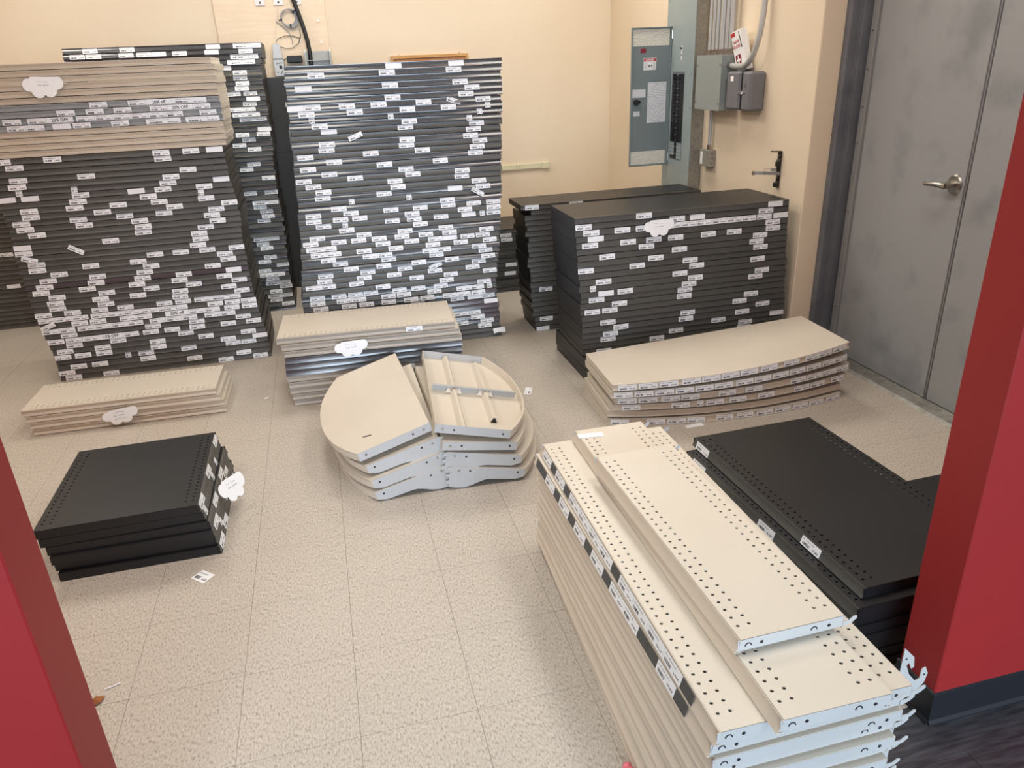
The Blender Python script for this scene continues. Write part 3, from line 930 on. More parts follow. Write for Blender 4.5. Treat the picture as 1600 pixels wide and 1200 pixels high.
for i in range(6):
    zl = [0.0, 0.038, 0.075, 0.112, 0.150, 0.188][i]
    zr = [0.0, 0.044, 0.098, 0.150, 0.204, 0.262][i]
    tilt = math.atan2(zl - zr, BW)
    xc = [1.712, 1.712, 1.728, 1.738, 1.712, 1.716][i]
    yc = [2.852, 2.862, 2.850, 2.842, 2.832, 2.826][i]
    rz = math.radians([-4.6, -4.2, -3.6, -3.2, -3.0, -2.6][i])
    t = thing('bow_front_shelf', f"tan bow-front shelf, {'topmost' if i == 5 else ('bottommost' if i == 0 else ordinal(6 - i) + ' from top')} of six near the grey door",
              'shelf', (xc, yc, (zl + zr) / 2), (0, tilt, rz), 'tan bow-front shelves')
    ob('deck', bow_deck, t)
    ob('front_lip', bow_lip, t)
    for q in bow_side:
        ob('side_flange', q, t)
    ob('back_flange', bow_back, t)
    for (x, k) in BOWL[i]:
        ang = math.atan2(8 * BB * x / BW ** 2, 1)
        n = Vector((8 * BB * x / BW ** 2, -1)).normalized()
        ob('price_label', PM[k], t, (x + n.x * 0.0016, bow(x) + n.y * 0.0016, BH * 0.5), (0, 0, ang))

# ------------------------------------------------------------------ half-round end shelves, two leaning piles
DW, DS, DB_, DH = 0.82, 0.30, 0.115, 0.036


def dcurve(n=22, inset=0.0):
    pts = []
    for k in range(n + 1):
        t = -1 + 2 * k / n
        x = t * (DW / 2 - inset)
        pts.append((x, -DS - DB_ * (1 - abs(t) ** 2.3) + inset))
    return pts


cur = dcurve()
d_deck = MB().prism([(-DW / 2, 0)] + cur + [(DW / 2, 0)], 'z', -0.002, 0).mesh('deck', M['tan'])
cin = dcurve(inset=0.007)
vs, fs = [], []
for (a, b) in zip(cur, cin):
    vs += [(a[0], a[1], 0.0005), (a[0], a[1], -DH), (b[0], b[1], -DH), (b[0], b[1], 0.0005)]
for k in range(len(cur) - 1):
    for q in range(4):
        fs.append((k * 4 + q, k * 4 + (q + 1) % 4, (k + 1) * 4 + (q + 1) % 4, (k + 1) * 4 + q))
fs += [(0, 1, 2, 3), tuple((len(cur) - 1) * 4 + q for q in (3, 2, 1, 0))]
d_rim = MB().add(vs, fs).mesh('curved_rim', M['tan'], True)
d_back = MB().box(-DW / 2, DW / 2, -0.003, 0, -DH, -0.001).mesh('back_flange', M['tan'])
flat = [(-DS, -0.0), (-DS, -DH), (0.0, -DH), (0.0, 0.0)]
brk = [(-DS, 0.0), (-DS, -0.034), (-DS + 0.035, -0.048), (-0.165, -0.050), (-0.14, -0.054), (-0.115, -0.066), (-0.09, -0.080), (-0.06, -0.092), (-0.02, -0.094), (0.004, -0.090),
       (0.004, -0.078), (0.018, -0.074), (0.018, -0.064), (0.006, -0.062), (0.004, -0.050), (0.018, -0.046), (0.018, -0.036), (0.006, -0.034), (0.004, -0.022), (0.018, -0.018), (0.018, -0.008), (0.0, 0.0)]
rivet = MB().cyl((-0.0012, 0, 0), (0.0012, 0, 0), 0.005, 10).mesh('rivet', M['steel'])
hole_ = MB().cyl((-0.0008, 0, 0), (0.0008, 0, 0), 0.0042, 10).mesh('punched_hole', M['slot'])
dplate = {}
for nm, poly in (('end_plate', flat), ('bracket_plate', brk)):
    for s in (-1, 1):
        x0, x1 = (s * DW / 2 - 0.001, s * DW / 2 + 0.001)
        dplate[(nm, s)] = MB().prism(poly, 'x', x0, x1).mesh(nm, M['tanend'])
rib_prof = [(-0.018, -0.002), (-0.006, -0.026), (0.006, -0.026), (0.018, -0.002)]
d_rib1 = MB().prism([(p[0] - 0.115, p[1]) for p in rib_prof], 'x', -DW / 2 + 0.012, DW / 2 - 0.004).mesh('rib', M['tan'])
d_rib2 = MB().prism([(p[0] - 0.255, p[1]) for p in rib_prof], 'x', -DW / 2 + 0.06, DW / 2 - 0.13).mesh('rib', M['tan'])
rib_mouth = MB().prism([(-0.255 - 0.013, -0.003), (-0.255 - 0.004, -0.023), (-0.255 + 0.004, -0.023), (-0.255 + 0.013, -0.003)], 'x', DW / 2 - 0.1305, DW / 2 - 0.1293).mesh('rib_mouth', M['slot'])
cb = MB()
cb.prism([(-0.392, -0.006), (-0.290, -0.006), (-0.262, -0.027), (-0.248, -0.027), (-0.222, -0.006), (-0.150, -0.006), (-0.122, -0.027), (-0.108, -0.027), (-0.082, -0.006), (-0.02, -0.006), (-0.02, -0.036), (-0.392, -0.036)], 'x', -0.001, 0.001)
cb.box(-0.001, 0.014, -0.392, -0.02, -0.0365, -0.035)
cross_me = cb.mesh('cross_bar', M['tanend'])
tab = MB().add([(0, 0, 0), (0.016, -0.012, 0), (0.016, 0.012, 0), (0, 0.0, -0.03)], [(0, 1, 3), (0, 3, 2), (1, 2, 3), (0, 2, 1)]).mesh('gusset', M['tan'])


def d_shelf(label, near, far, zb, zo, side, bracket, inverted=False, zin=None):
    """near, far: plan ends of the straight back edge; zb, zo: height at back and outer end; side -1 left pile, +1 right pile"""
    a = Vector((near[0], near[1], zb))
    b = Vector((far[0], far[1], zb))
    along = (b - a).normalized()
    out = along.cross(Vector((0, 0, 1)))
    if out.x * side < 0:
        out = -out
    yv = -(out * DS + Vector((0, 0, zo - zb))).normalized()
    mid = (a + b) / 2
    zv = Vector((0, 0, 1))
    xv = yv.cross(zv).normalized()
    zv = xv.cross(yv).normalized()
    if inverted:
        zv, xv = -zv, -xv
    mat = Matrix(((xv.x, yv.x, zv.x, mid.x), (xv.y, yv.y, zv.y, mid.y), (xv.z, yv.z, zv.z, mid.z), (0, 0, 0, 1)))
    t = thing('half_round_shelf', label, 'shelf', group='half-round tan shelves')
    t.matrix_world = mat
    ob('deck', d_deck, t)
    ob('curved_rim', d_rim, t)
    ob('back_flange', d_back, t)
    pn = 'bracket_plate' if bracket else 'end_plate'
    for s in (-1, 1):
        pl = ob(pn, dplate[(pn, s)], t)
        for yy, me in ((-0.03, rivet), (-0.075, hole_), (-0.27, hole_)):
            ob('rivet' if me is rivet else 'punched_hole', me, pl, (s * DW / 2 + s * 0.001, yy, -0.017))
    if inverted:
        ob('rib', d_rib1, t)
        r2 = ob('rib', d_rib2, t)
        ob('rib_mouth', rib_mouth, r2, (0.0, 0, 0))
        c_ = ob('cross_bar', cross_me, t)
        for yy in (-0.255, -0.115):
            for q in (-1, 1):
                ob('gusset', tab, c_, (0.0, yy + q * 0.024, -0.006))
    return t


LP = [((0.330, 2.575), (0.290, 3.39), 0.108, 0.042, True), ((0.318, 2.580), (0.276, 3.395), 0.168, 0.092, True),
      ((0.305, 2.596), (0.300, 3.405), 0.228, 0.146, True), ((0.278, 2.612), (0.232, 3.43), 0.284, 0.200, False)]
for k, (n_, f_, zb, zo, br) in enumerate(LP):
    d_shelf(f"half-round tan shelf, {['bottommost', 'third from top', 'second from top', 'topmost'][k]} of the left leaning pile", n_, f_, zb, zo, -1, br)
RP = [((0.345, 2.560), (0.395, 3.375), 0.105, 0.052, True), ((0.335, 2.566), (0.385, 3.38), 0.170, 0.112, True), ((0.318, 2.566), (0.318, 3.36), 0.222, 0.172, False)]
for k, (n_, f_, zb, zo, br) in enumerate(RP):
    d_shelf(f"half-round tan shelf, {['bottommost', 'third from top', 'second from top'][k]} of the right leaning pile", n_, f_, zb, zo, 1, br)
d_shelf('upturned half-round tan shelf showing ribs and cross bar, on the right leaning pile', (0.288, 2.560), (0.352, 3.39), 0.262, 0.196, 1, False, inverted=True)
mk = MB().box(-0.018, 0.012, -0.003, 0.003, 0.0, 0.0004).box(-0.004, 0.02, -0.005, 0.001, 0.0, 0.0005)
for o in bpy.data.objects:
    if o.get('label') == 'half-round tan shelf, topmost of the left leaning pile':
        ob('chipped_mark', mk.mesh('chipped_mark', M['slot']), o, (0.30, -0.245, 0.0002), (0, 0, math.pi / 2 - 0.3))

# ------------------------------------------------------------------ paper: cloud tags and loose labels
CIRC = [(-0.052, -0.004, 0.024), (-0.020, -0.026, 0.026), (0.022, -0.024, 0.026), (0.050, 0.004, 0.027), (0.0, 0.006, 0.03), (-0.022, 0.008, 0.027), (0.026, 0.008, 0.027)]


def cloud_mesh(sx=1.0, sy=1.0):
    pts = []
    N = 96
    for k in range(N):
        a = 2 * math.pi * k / N
        d = Vector((math.cos(a), math.sin(a)))
        best = 0
        for (cx, cy, r) in CIRC:
            c = Vector((cx, cy))
            bq = d.dot(c)
            disc = bq * bq - c.dot(c) + r * r
            if disc > 0:
                best = max(best, bq + math.sqrt(disc))
        x, y = d.x * best, d.y * best
        if y > 0.026:
            x, y = x * 0.026 / y, 0.026
        pts.append((x * sx, y * sy))
    return MB().prism(pts, 'y', -0.0004, 0.0004).mesh('cloud_tag', M['paper'])


def scribble(rows):
    b = MB()
    rnd = random.Random(rows * 5 + 1)
    for r in range(rows):
        x = -0.030 + rnd.uniform(0, 0.01)
        z = 0.010 - r * 0.016
        while x < 0.022:
            w = rnd.uniform(0.003, 0.006)
            path = [(x + w * q / 4, -0.0006, z + rnd.uniform(-0.003, 0.003)) for q in range(5)]
            b.tube(path, 0.0007, 4)
            x += w + rnd.choice((0.002, 0.002, 0.008))
    return b.mesh('handwriting', M['greyink'])


def cloud(label, loc, rot, rows, sx=1.0, sy=1.0):
    t = thing('cloud_tag', label, 'paper tag', loc, rot, 'white cloud-shaped paper tags', cloud_mesh(sx, sy))
    ob('handwriting', scribble(rows), t)
    return t


cloud('white cloud-shaped paper tag on the tan shelves of the tall stack', (-1.270, 4.394, 1.555), (-0.10, 0.03, 0), 2, 1.2, 1.25)
cloud('white cloud-shaped paper tag on the low four-shelf tan stack', (-1.103, 3.640, 0.070), (-0.18, -0.10, 0), 3, 1.08, 0.95)
cloud('white cloud-shaped paper tag turned sideways on the low black stack', (-0.492, 2.665, 0.118), (-0.45, 0.10, math.radians(58)), 2, 0.95, 1.15)
cloud('white cloud-shaped paper tag on the knee-high mixed stack', (0.029, 3.575, 0.296), (-0.14, -0.04, -0.05), 2, 1.08, 1.0)
cloud('white cloud-shaped paper tag on the waist-high black stack', (1.596, 3.428, 0.785), (-0.10, 0.0, 0), 2, 1.05, 1.05)


def loose(label, loc, rz, blank=False, w=0.084, h=0.036, name='loose_label'):
    me = price_mesh(w, h, M['blank'] if blank else M['label'])
    thing(name, label, 'paper label', (loc[0], loc[1], loc[2] + 0.0010), (-math.pi / 2, 0, rz) if False else (math.radians(-90) + math.pi, 0, rz), 'loose paper labels lying about', me)


def flat_label(label, loc, rz, blank=False, w=0.084, h=0.036):
    b = MB().box(-w / 2, w / 2, -h / 2, h / 2, 0, 0.0006)
    me = bpy.data.meshes.new('loose_label')
    me.from_pydata(b.v, [], b.f)
    uvl = me.uv_layers.new(name='UVMap')
    for lp in me.loops:
        v = me.vertices[lp.vertex_index].co
        uvl.data[lp.index].uv = (v.x / w + 0.5, v.y / h + 0.5)
    me.materials.append(M['blank'] if blank else M['label'])
    thing('loose_label', label, 'paper label', loc, (0, 0, rz), 'loose paper labels lying about', me)


flat_label('barcoded paper label on the floor before the low black stack', (-0.571, 2.267, 0.0002), -0.75, w=0.062, h=0.05)
flat_label('small barcoded paper label on the floor right of the half-round shelves', (0.884, 3.395, 0.0002), 1.2, w=0.085, h=0.034)
flat_label('blank white paper strip on the floor before the bow-front shelves', (1.501, 2.765, 0.0002), 0.03, True, 0.085, 0.028)
flat_label('blank white paper strip lying on the long narrow tan shelf', (0.722, 2.0, 12 * NP + NP + 0.0002), -0.12, True, 0.082, 0.028)
flat_label('tiny white paper scrap on the floor left of the mixed stack', (-0.435, 3.765, 0.0002), 0.4, True, 0.022, 0.012)
cr = MB()
for k in range(5):
    a = k * 0.5
    cr.add([(0.016 * k - 0.03, -0.012, 0.006 * math.sin(a * 2)), (0.016 * k - 0.014, -0.01, 0.006 * math.sin(a * 2 + 1)), (0.016 * k - 0.012, 0.014, 0.012 + 0.005 * math.cos(a)), (0.016 * k - 0.03, 0.016, 0.012 + 0.005 * math.sin(a)),
            (0.016 * k - 0.022, 0.002, -0.003)], [(0, 1, 2, 3), (0, 4, 1), (1, 4, 2), (2, 4, 3), (3, 4, 0)])
thing('crumpled_label', 'crumpled white label stuck at the foot of the tall middle stack', 'paper label', (0.93, 4.262, 0.035), (0.6, 0, 0.2), 'loose paper labels lying about', cr.mesh('crumpled_label', M['paper']))
lf = MB().add([(0, 0, 0), (0.03, 0.006, 0.006), (0.042, 0.026, 0.003), (0.02, 0.034, 0.008), (-0.004, 0.022, 0.002), (0.016, 0.018, 0.014)], [(0, 1, 5), (1, 2, 5), (2, 3, 5), (3, 4, 5), (4, 0, 5), (0, 4, 3, 2, 1)])
thing('dry_leaf', 'brown dry leaf on the floor at the left red wall end', 'leaf', (-0.80, 1.745, 0.0), (0, 0, 0.3), None, lf.mesh('dry_leaf', M['leaf']))
thing('white_splinter', 'thin white splinter on the floor beside the dry leaf', 'debris', (-0.775, 1.81, 0.0025), (0, 0, 0.3), None, MB().tube([(0, 0, 0), (0.02, 0, 0), (0.04, 0.002, 0)], 0.0022, 6).mesh('white_splinter', M['paper']))
pk = MB()
prof3 = []
for k in range(13):
    prof3.append(((0, -0.06 + k * 0.007, 0.012), 0.0105 + (0.0016 if k % 2 else -0.0012) - (0.003 if k == 12 else 0)))
pk.tube([p for p, r in prof3], [r for p, r in prof3], 16)
thing('pink_grip', 'pink ribbed plastic grip on the floor beside the nearest tan stack', 'grip', (0.517, 1.155, 0.0), (0, 0, 0.1), None, pk.mesh('pink_grip', M['pink'], True))

# loose hooked bracket standing behind the nearest stack
bp = [(0, 0), (0.018, 0.0), (0.020, 0.215), (0.050, 0.235), (0.066, 0.262), (0.070, 0.288), (0.062, 0.306), (0.054, 0.300), (0.053, 0.274), (0.044, 0.268), (0.026, 0.290), (0.016, 0.316), (0.020, 0.324), (0.028, 0.306),
      (0.034, 0.310), (0.030, 0.338), (0.004, 0.366)]
hb = thing('hooked_bracket', 'pale steel bracket with hooked teeth standing behind the nearest tan stack', 'bracket', (1.078, 1.01, 0.0), (0, 0, math.radians(-8)), None,
           MB().prism(bp, 'y', -0.001, 0.001).mesh('hooked_bracket', M['tanend']))
for (x, z) in ((0.012, 0.335), (0.062, 0.285), (0.03, 0.24)):
    ob('punched_slot', MB().cyl((x, -0.0014, z), (x, 0.0014, z), 0.0025, 10).mesh('punched_slot', M['slot']), hb)

# ------------------------------------------------------------------ electrical gear on the right wall
PX = 2.322
pt = thing('electrical_panel', 'tall grey electrical panel with open door and black breakers', 'panel', (PX, 4.775, 0.70))


def pl(name, mb, mat, parent=None, smooth=False, bevel=0, base=(PX, 4.775, 0.70)):
    me = mb.mesh(name, mat, smooth, bevel)
    for v in me.vertices:
        v.co -= Vector(base)
    return ob(name, me, parent)


pl('cabinet', MB().box(PX + 0.004, XW - 0.0005, 4.583, 4.967, 0.70, 2.25), M['galv'], pt)
pl('trim_plate', MB().box(PX, PX + 0.004, 4.575, 4.975, 0.695, 2.255), M['panel'], pt, bevel=0.001)
for zz in (0.78, 1.25, 1.45, 1.95, 1.88):
    for yy in (4.60, 4.945):
        pl('screw', MB().cyl((PX - 0.002, yy, zz), (PX + 0.001, yy, zz), 0.005, 8), M['steel'], pt)
for zz in (0.74, 0.98, 1.06, 1.14, 1.66, 1.77, 1.87):
    rr = 0.024 if zz in (0.74, 1.87) else 0.012
    for q in ((1.0, 0.62) if rr > 0.02 else (1.0,)):
        ring = [(PX + 0.05 + rr * q * math.cos(a), 4.5825, zz + rr * q * math.sin(a)) for a in [2 * math.pi * k / 18 for k in range(18)]]
        pl('knockout', MB().tube(ring, 0.0011, 5, closed=True), M['frame'], pt)
pl('latch', MB().box(PX - 0.004, PX, 4.738, 4.750, 1.565, 1.615), M['whitep'], pt, bevel=0.001)
pl('latch_knob', MB().cyl((PX - 0.010, 4.744, 1.60), (PX - 0.003, 4.744, 1.60), 0.006, 10), M['breaker'], pt)
pl('latch_strike', MB().box(PX - 0.003, PX, 4.740, 4.752, 1.53, 1.555), M['whitep'], pt)
pl('breaker_recess', MB().box(PX - 0.0005, PX + 0.001, 4.690, 4.862, 0.915, 1.462), M['frame'], pt)
NBR = 20
for k in range(NBR):
    z0 = 1.03 + k * 0.0210
    for (ya, yb) in ((4.800, 4.856), (4.696, 4.762)):
        b = pl('breaker', MB().box(PX - 0.006, PX, ya, yb, z0, z0 + 0.0195), M['breaker'], pt, bevel=0.0012)
        my = ya + 0.016 if ya > 4.75 else yb - 0.016
        me = MB().box(-0.014, -0.006, my - 0.007, my + 0.007, z0 + 0.006, z0 + 0.014).mesh('toggle', M['blackp'])
        for v in me.vertices:
            v.co += Vector((PX, 0, 0)) - Vector((PX, 4.775, 0.70))
        ob('toggle', me, b)
for k in range(13):
    pl('breaker_spine', MB().box(PX - 0.004, PX, 4.768, 4.793, 0.92 + k * 0.0405, 0.92 + k * 0.0405 + 0.032), M['blackp'], pt)
for k in range(5):
    z0 = 0.922 + k * 0.0215
    for (ya, yb) in ((4.800, 4.856), (4.696, 4.762)):
        pl('blank_cover', MB().box(PX - 0.003, PX, ya, yb, z0, z0 + 0.0195), M['panel'] if not (k == 0 and ya > 4.75) else M['breaker'], pt, bevel=0.0015)
# open door, its inside facing the camera
DY = 4.905
dr = pl('panel_door', MB().box(2.045, PX - 0.002, DY, DY + 0.003, 0.875, 1.728), M['panel2'], pt)
for mbx in (MB().box(2.042, 2.048, DY - 0.014, DY + 0.003, 0.872, 1.731), MB().box(2.045, PX - 0.004, DY - 0.014, DY + 0.003, 1.725, 1.731), MB().box(2.045, PX - 0.004, DY - 0.014, DY + 0.003, 0.872, 0.878),
            MB().box(PX - 0.010, PX - 0.003, DY - 0.014, DY + 0.003, 0.872, 1.731)):
    pl('door_flange', mbx, M['panel2'], dr)
for z0 in (0.90, 1.66):
    pl('hinge', MB().cyl((PX - 0.001, DY - 0.012, z0), (PX - 0.001, DY - 0.012, z0 + 0.05), 0.006, 10), M['steel'], dr)


def sheet(name, x0, x1, z0, z1, mat, y=DY - 0.0012, parent=None):
    me = bpy.data.meshes.new(name)
    me.from_pydata([(x0, y, z0), (x1, y, z0), (x1, y, z1), (x0, y, z1), (x0, y + 0.0008, z0), (x1, y + 0.0008, z0), (x1, y + 0.0008, z1), (x0, y + 0.0008, z1)],
                   [], [(0, 1, 2, 3), (4, 7, 6, 5), (0, 4, 5, 1), (1, 5, 6, 2), (2, 6, 7, 3), (3, 7, 4, 0)])
    uvl = me.uv_layers.new(name='UVMap')
    for lp in me.loops:
        v = me.vertices[lp.vertex_index].co
        uvl.data[lp.index].uv = ((v.x - x0) / (x1 - x0), (v.z - z0) / (z1 - z0))
    for v in me.vertices:
        v.co -= Vector((PX, 4.775, 0.70))
    me.materials.append(mat)
    return ob(name, me, parent or dr)


sheet('instruction_sheet', 2.052, 2.308, 1.622, 1.722, M['doc'])
sheet('instruction_sheet', 2.050, 2.305, 0.882, 0.968, M['doc'])
sheet('circuit_schedule', 2.165, 2.298, 1.150, 1.402, M['sched'])
wl = sheet('warning_label', 2.131, 2.219, 1.478, 1.550, M['paper'])
sheet('warning_header', 2.133, 2.217, 1.530, 1.548, M['redprint'], DY - 0.0018, wl)
for (body, sz, xx, zz, mt) in (('DANGER', 0.015, 2.175, 1.539, 'paper'), ('4 P', 0.022, 2.178, 1.502, 'ink')):
    o = ob('lettering', text_mesh(body, sz, M[mt]), wl, (xx - PX, DY - 0.0023 - 4.775, zz - 0.70), (math.pi / 2, 0, 0))
sheet('warning_text', 2.134, 2.158, 1.484, 1.525, M['sched'], DY - 0.0016, wl)
sheet('warning_text', 2.194, 2.216, 1.484, 1.525, M['sched'], DY - 0.0016, wl)
sheet('rating_label', 2.056, 2.150, 1.312, 1.362, M['sched'])
sheet('small_label', 2.066, 2.112, 1.196, 1.226, M['sched'])
sheet('dark_sticker', 2.108, 2.146, 1.582, 1.607, M['crimson'])
pl('door_lock', MB().cyl((2.082, DY - 0.022, 1.283), (2.082, DY, 1.283), 0.018, 14).cyl((2.104, DY - 0.012, 1.285), (2.104, DY, 1.285), 0.010, 10), M['breaker'], dr, True)

# junction box with conduits
JX = 2.30
jb = thing('junction_box', 'square grey junction box on the wall right of the electrical panel', 'junction box', (JX, 4.34, 1.25))


def jp(name, mb, mat, parent, base, smooth=False, bevel=0):
    me = mb.mesh(name, mat, smooth, bevel)
    for v in me.vertices:
        v.co -= Vector(base)
    return ob(name, me, parent)


JB = (JX, 4.34, 1.25)
jp('box_body', MB().box(JX + 0.003, XW - 0.0005, 4.193, 4.490, 1.252, 1.550), M['jbox'], jb, JB, bevel=0.002)
jp('cover', MB().box(JX, JX + 0.003, 4.190, 4.493, 1.250, 1.552), M['jbox'], jb, JB, bevel=0.0008)
for yy in (4.205, 4.478):
    for zz in (1.29, 1.50):
        jp('screw', MB().cyl((JX - 0.003, yy, zz), (JX, yy, zz), 0.005, 8), M['steel'], jb, JB)
for k, (yy, rad, nm) in enumerate(((4.478, 0.0105, 'nearest the panel'), (4.432, 0.0105, 'second from the panel'), (4.386, 0.012, 'third from the panel'), (4.325, 0.019, 'thickest of the row'),
                                   (4.272, 0.013, 'fifth from the panel'), (4.225, 0.014, 'sixth from the panel'))):
    c = thing('conduit', f'vertical zinc conduit above the junction box, {nm}', 'conduit', (2.372, yy, 1.552), group='conduits above the junction box')
    ob('pipe', MB().cyl((0, 0, 0.012), (0, 0, 0.9), rad, 14).mesh('pipe', M['pipe'], True), c)
    ob('connector', MB().tube([(0, 0, 0), (0, 0, 0.012), (0, 0, 0.013), (0, 0, 0.030)], [rad + 0.007, rad + 0.007, rad + 0.004, rad + 0.004], 12).mesh('connector', M['steel'], False), c)
    ob('set_screw', MB().cyl((-rad - 0.010, 0, 0.022), (-rad, 0, 0.022), 0.0035, 8).mesh('set_screw', M['steel']), c)
arc = [(2.352, 4.186, 1.494), (2.350, 4.10, 1.488), (2.350, 4.035, 1.490), (2.350, 3.990, 1.505), (2.352, 3.950, 1.540), (2.358, 3.928, 1.593), (2.364, 3.918, 1.645), (2.372, 3.915, 1.72), (2.380, 3.918, 1.81), (2.385, 3.918, 2.5)]
bc = thing('bent_conduit', 'thick zinc conduit curving up the wall from the junction box', 'conduit', (2.33, 4.186, 1.475))
jp('pipe', MB().tube(arc, 0.0155, 14), M['pipe'], bc, (2.33, 4.186, 1.475), True)
jp('connector', MB().tube([(2.352, 4.192, 1.494), (2.351, 4.160, 1.492)], 0.020, 14), M['steel'], bc, (2.33, 4.186, 1.475))
sw = thing('switch_box', 'small steel outlet box with white plate below the junction box', 'outlet box', (2.39, 4.46, 0.90))
jp('box_body', MB().box(2.365, XW - 0.0005, 4.395, 4.520, 0.905, 1.005), M['galv'], sw, (2.39, 4.46, 0.90), bevel=0.003)
jp('white_plate', MB().box(2.362, 2.365, 4.472, 4.500, 0.915, 0.992), M['whitep'], sw, (2.39, 4.46, 0.90), bevel=0.001)
for zz in (0.925, 0.955, 0.985):
    jp('knockout', MB().cyl((2.39, 4.3935, zz), (2.39, 4.3955, zz), 0.006, 10), M['frame'], sw, (2.39, 4.46, 0.90))
ct = thing('thin_conduit', 'thin zinc conduit joining the junction box to the outlet box', 'conduit', (2.392, 4.445, 1.005))
ob('pipe', MB().cyl((0, 0, 0.02), (0, 0, 0.2445), 0.0105, 12).mesh('pipe', M['pipe'], True), ct)
ob('connector', MB().cyl((0, 0, 0.0), (0, 0, 0.03), 0.014, 12).mesh('connector', M['steel']), ct)
# dark grey box
gb = thing('timer_box', 'dark grey plastic wall box with a black slot beside the junction box', 'wall box', (2.335, 4.03, 1.26))
GB = (2.335, 4.03, 1.26)
jp('left_half', MB().box(2.318, XW - 0.001, 4.010, 4.150, 1.262, 1.462), M['dgrey'], gb, GB, bevel=0.010)
jp('right_half', MB().box(2.318, XW - 0.001, 3.895, 3.986, 1.258, 1.462), M['dgrey'], gb, GB, bevel=0.012)
jp('slot_core', MB().box(2.330, XW - 0.002, 3.984, 4.012, 1.265, 1.455), M['blackp'], gb, GB)
jp('catch', MB().box(2.316, 2.332, 3.978, 4.018, 1.345, 1.362), M['dgrey'], gb, GB, bevel=0.002)
jp('catch_knob', MB().cyl((2.312, 3.972, 1.352), (2.320, 3.972, 1.352), 0.006, 10), M['whitep'], gb, GB)
jp('white_sticker', MB().box(2.3165, 2.3185, 4.075, 4.105, 1.412, 1.438), M['paper'], gb, GB)
for (yy, zz) in ((3.945, 1.345), (3.945, 1.385), (3.938, 1.395)):
    jp('keyhole', MB().box(2.3168, 2.3185, yy, yy + 0.008, zz, zz + 0.006), M['blackp'], gb, GB)
# leaflet pack leaning behind the bent conduit
FB = (2.406, 4.085, 1.468)
fb = thing('leaflet_box', 'white first-aid leaflet box with red emblem leaning above the grey wall box', 'leaflet', FB, (math.radians(-12), math.radians(-9), 0))
ob('carton', MB().box(-0.035, 0.004, -0.055, 0.055, 0.0, 0.215).mesh('carton', M['paper'], bevel=0.001), fb)
ob('red_corner', MB().box(-0.036, -0.0352, 0.012, 0.052, 0.190, 0.210).mesh('red_corner', M['redprint']), fb)
ob('black_stripe', MB().prism([(-0.046, 0.122), (-0.034, 0.205), (-0.028, 0.205), (-0.038, 0.122)], 'x', -0.036, -0.0352).mesh('black_stripe', M['ink']), fb)
shield = [(-0.026, 0.096), (0.026, 0.096), (0.030, 0.07), (0.024, 0.048), (0.0, 0.036), (-0.024, 0.048), (-0.030, 0.07)]
em = ob('emblem', MB().prism([(p[0] + 0.012, p[1] - 0.006) for p in shield], 'x', -0.036, -0.0352).mesh('emblem', M['crimson']), fb)
ob('white_cross', MB().box(-0.0368, -0.0362, 0.006, 0.018, 0.040, 0.084).box(-0.0368, -0.0362, -0.008, 0.032, 0.056, 0.068).mesh('white_cross', M['paper']), em)
for (body, sz, zz) in (('Tool Kit', 0.020, 0.160), ('OS & KS', 0.022, 0.134)):
    ob('lettering', text_mesh(body, sz, M['redprint']), fb, (-0.0362, 0.012, zz), (math.pi / 2, 0, -math.pi / 2))
# bracket for a fire extinguisher
EB = (2.412, 3.69, 0.875)
eb = thing('extinguisher_bracket', 'black steel extinguisher bracket with a loose metal strap on the wall', 'bracket', EB)
jp('back_plate', MB().prism([(0.0, 0.0), (0.0, 0.19), (-0.052, 0.192), (-0.052, 0.187), (-0.006, 0.184), (-0.006, 0.150), (-0.010, 0.142), (-0.018, 0.132), (-0.018, 0.112), (-0.008, 0.100), (-0.005, 0.06), (-0.005, 0.03), (-0.020, 0.022), (-0.020, 0.0)], 'y', -0.014, 0.014), M['blackm'], eb, (0, 0, 0))
for zz in (0.165, 0.055):
    jp('screw', MB().cyl((-0.009, 0, zz), (-0.004, 0, zz), 0.004, 8), M['steel'], eb, (0, 0, 0))
st = MB()
st.prism([(-0.010, -0.022), (-0.045, 0.010), (-0.085, 0.045), (-0.110, 0.062), (-0.112, 0.059), (-0.087, 0.042), (-0.047, 0.007), (-0.010, -0.026)], 'z', 0.066, 0.083)
jp('strap', st, M['alu'], eb, (0, 0, 0))
jp('strap_end', MB().box(-0.122, -0.108, 0.055, 0.070, 0.064, 0.085), M['steel'], eb, (0, 0, 0), bevel=0.002)
jp('short_strap', MB().prism([(-0.006, 0.014), (-0.03, 0.034), (-0.031, 0.031), (-0.006, 0.010)], 'z', 0.082, 0.098), M['alu'], eb, (0, 0, 0))
jp('wire_loop', MB().tube([(-0.03, 0.033, 0.096), (-0.06, 0.052, 0.096), (-0.063, 0.054, 0.083), (-0.05, 0.045, 0.080)], 0.0012, 6), M['steel'], eb, (0, 0, 0))

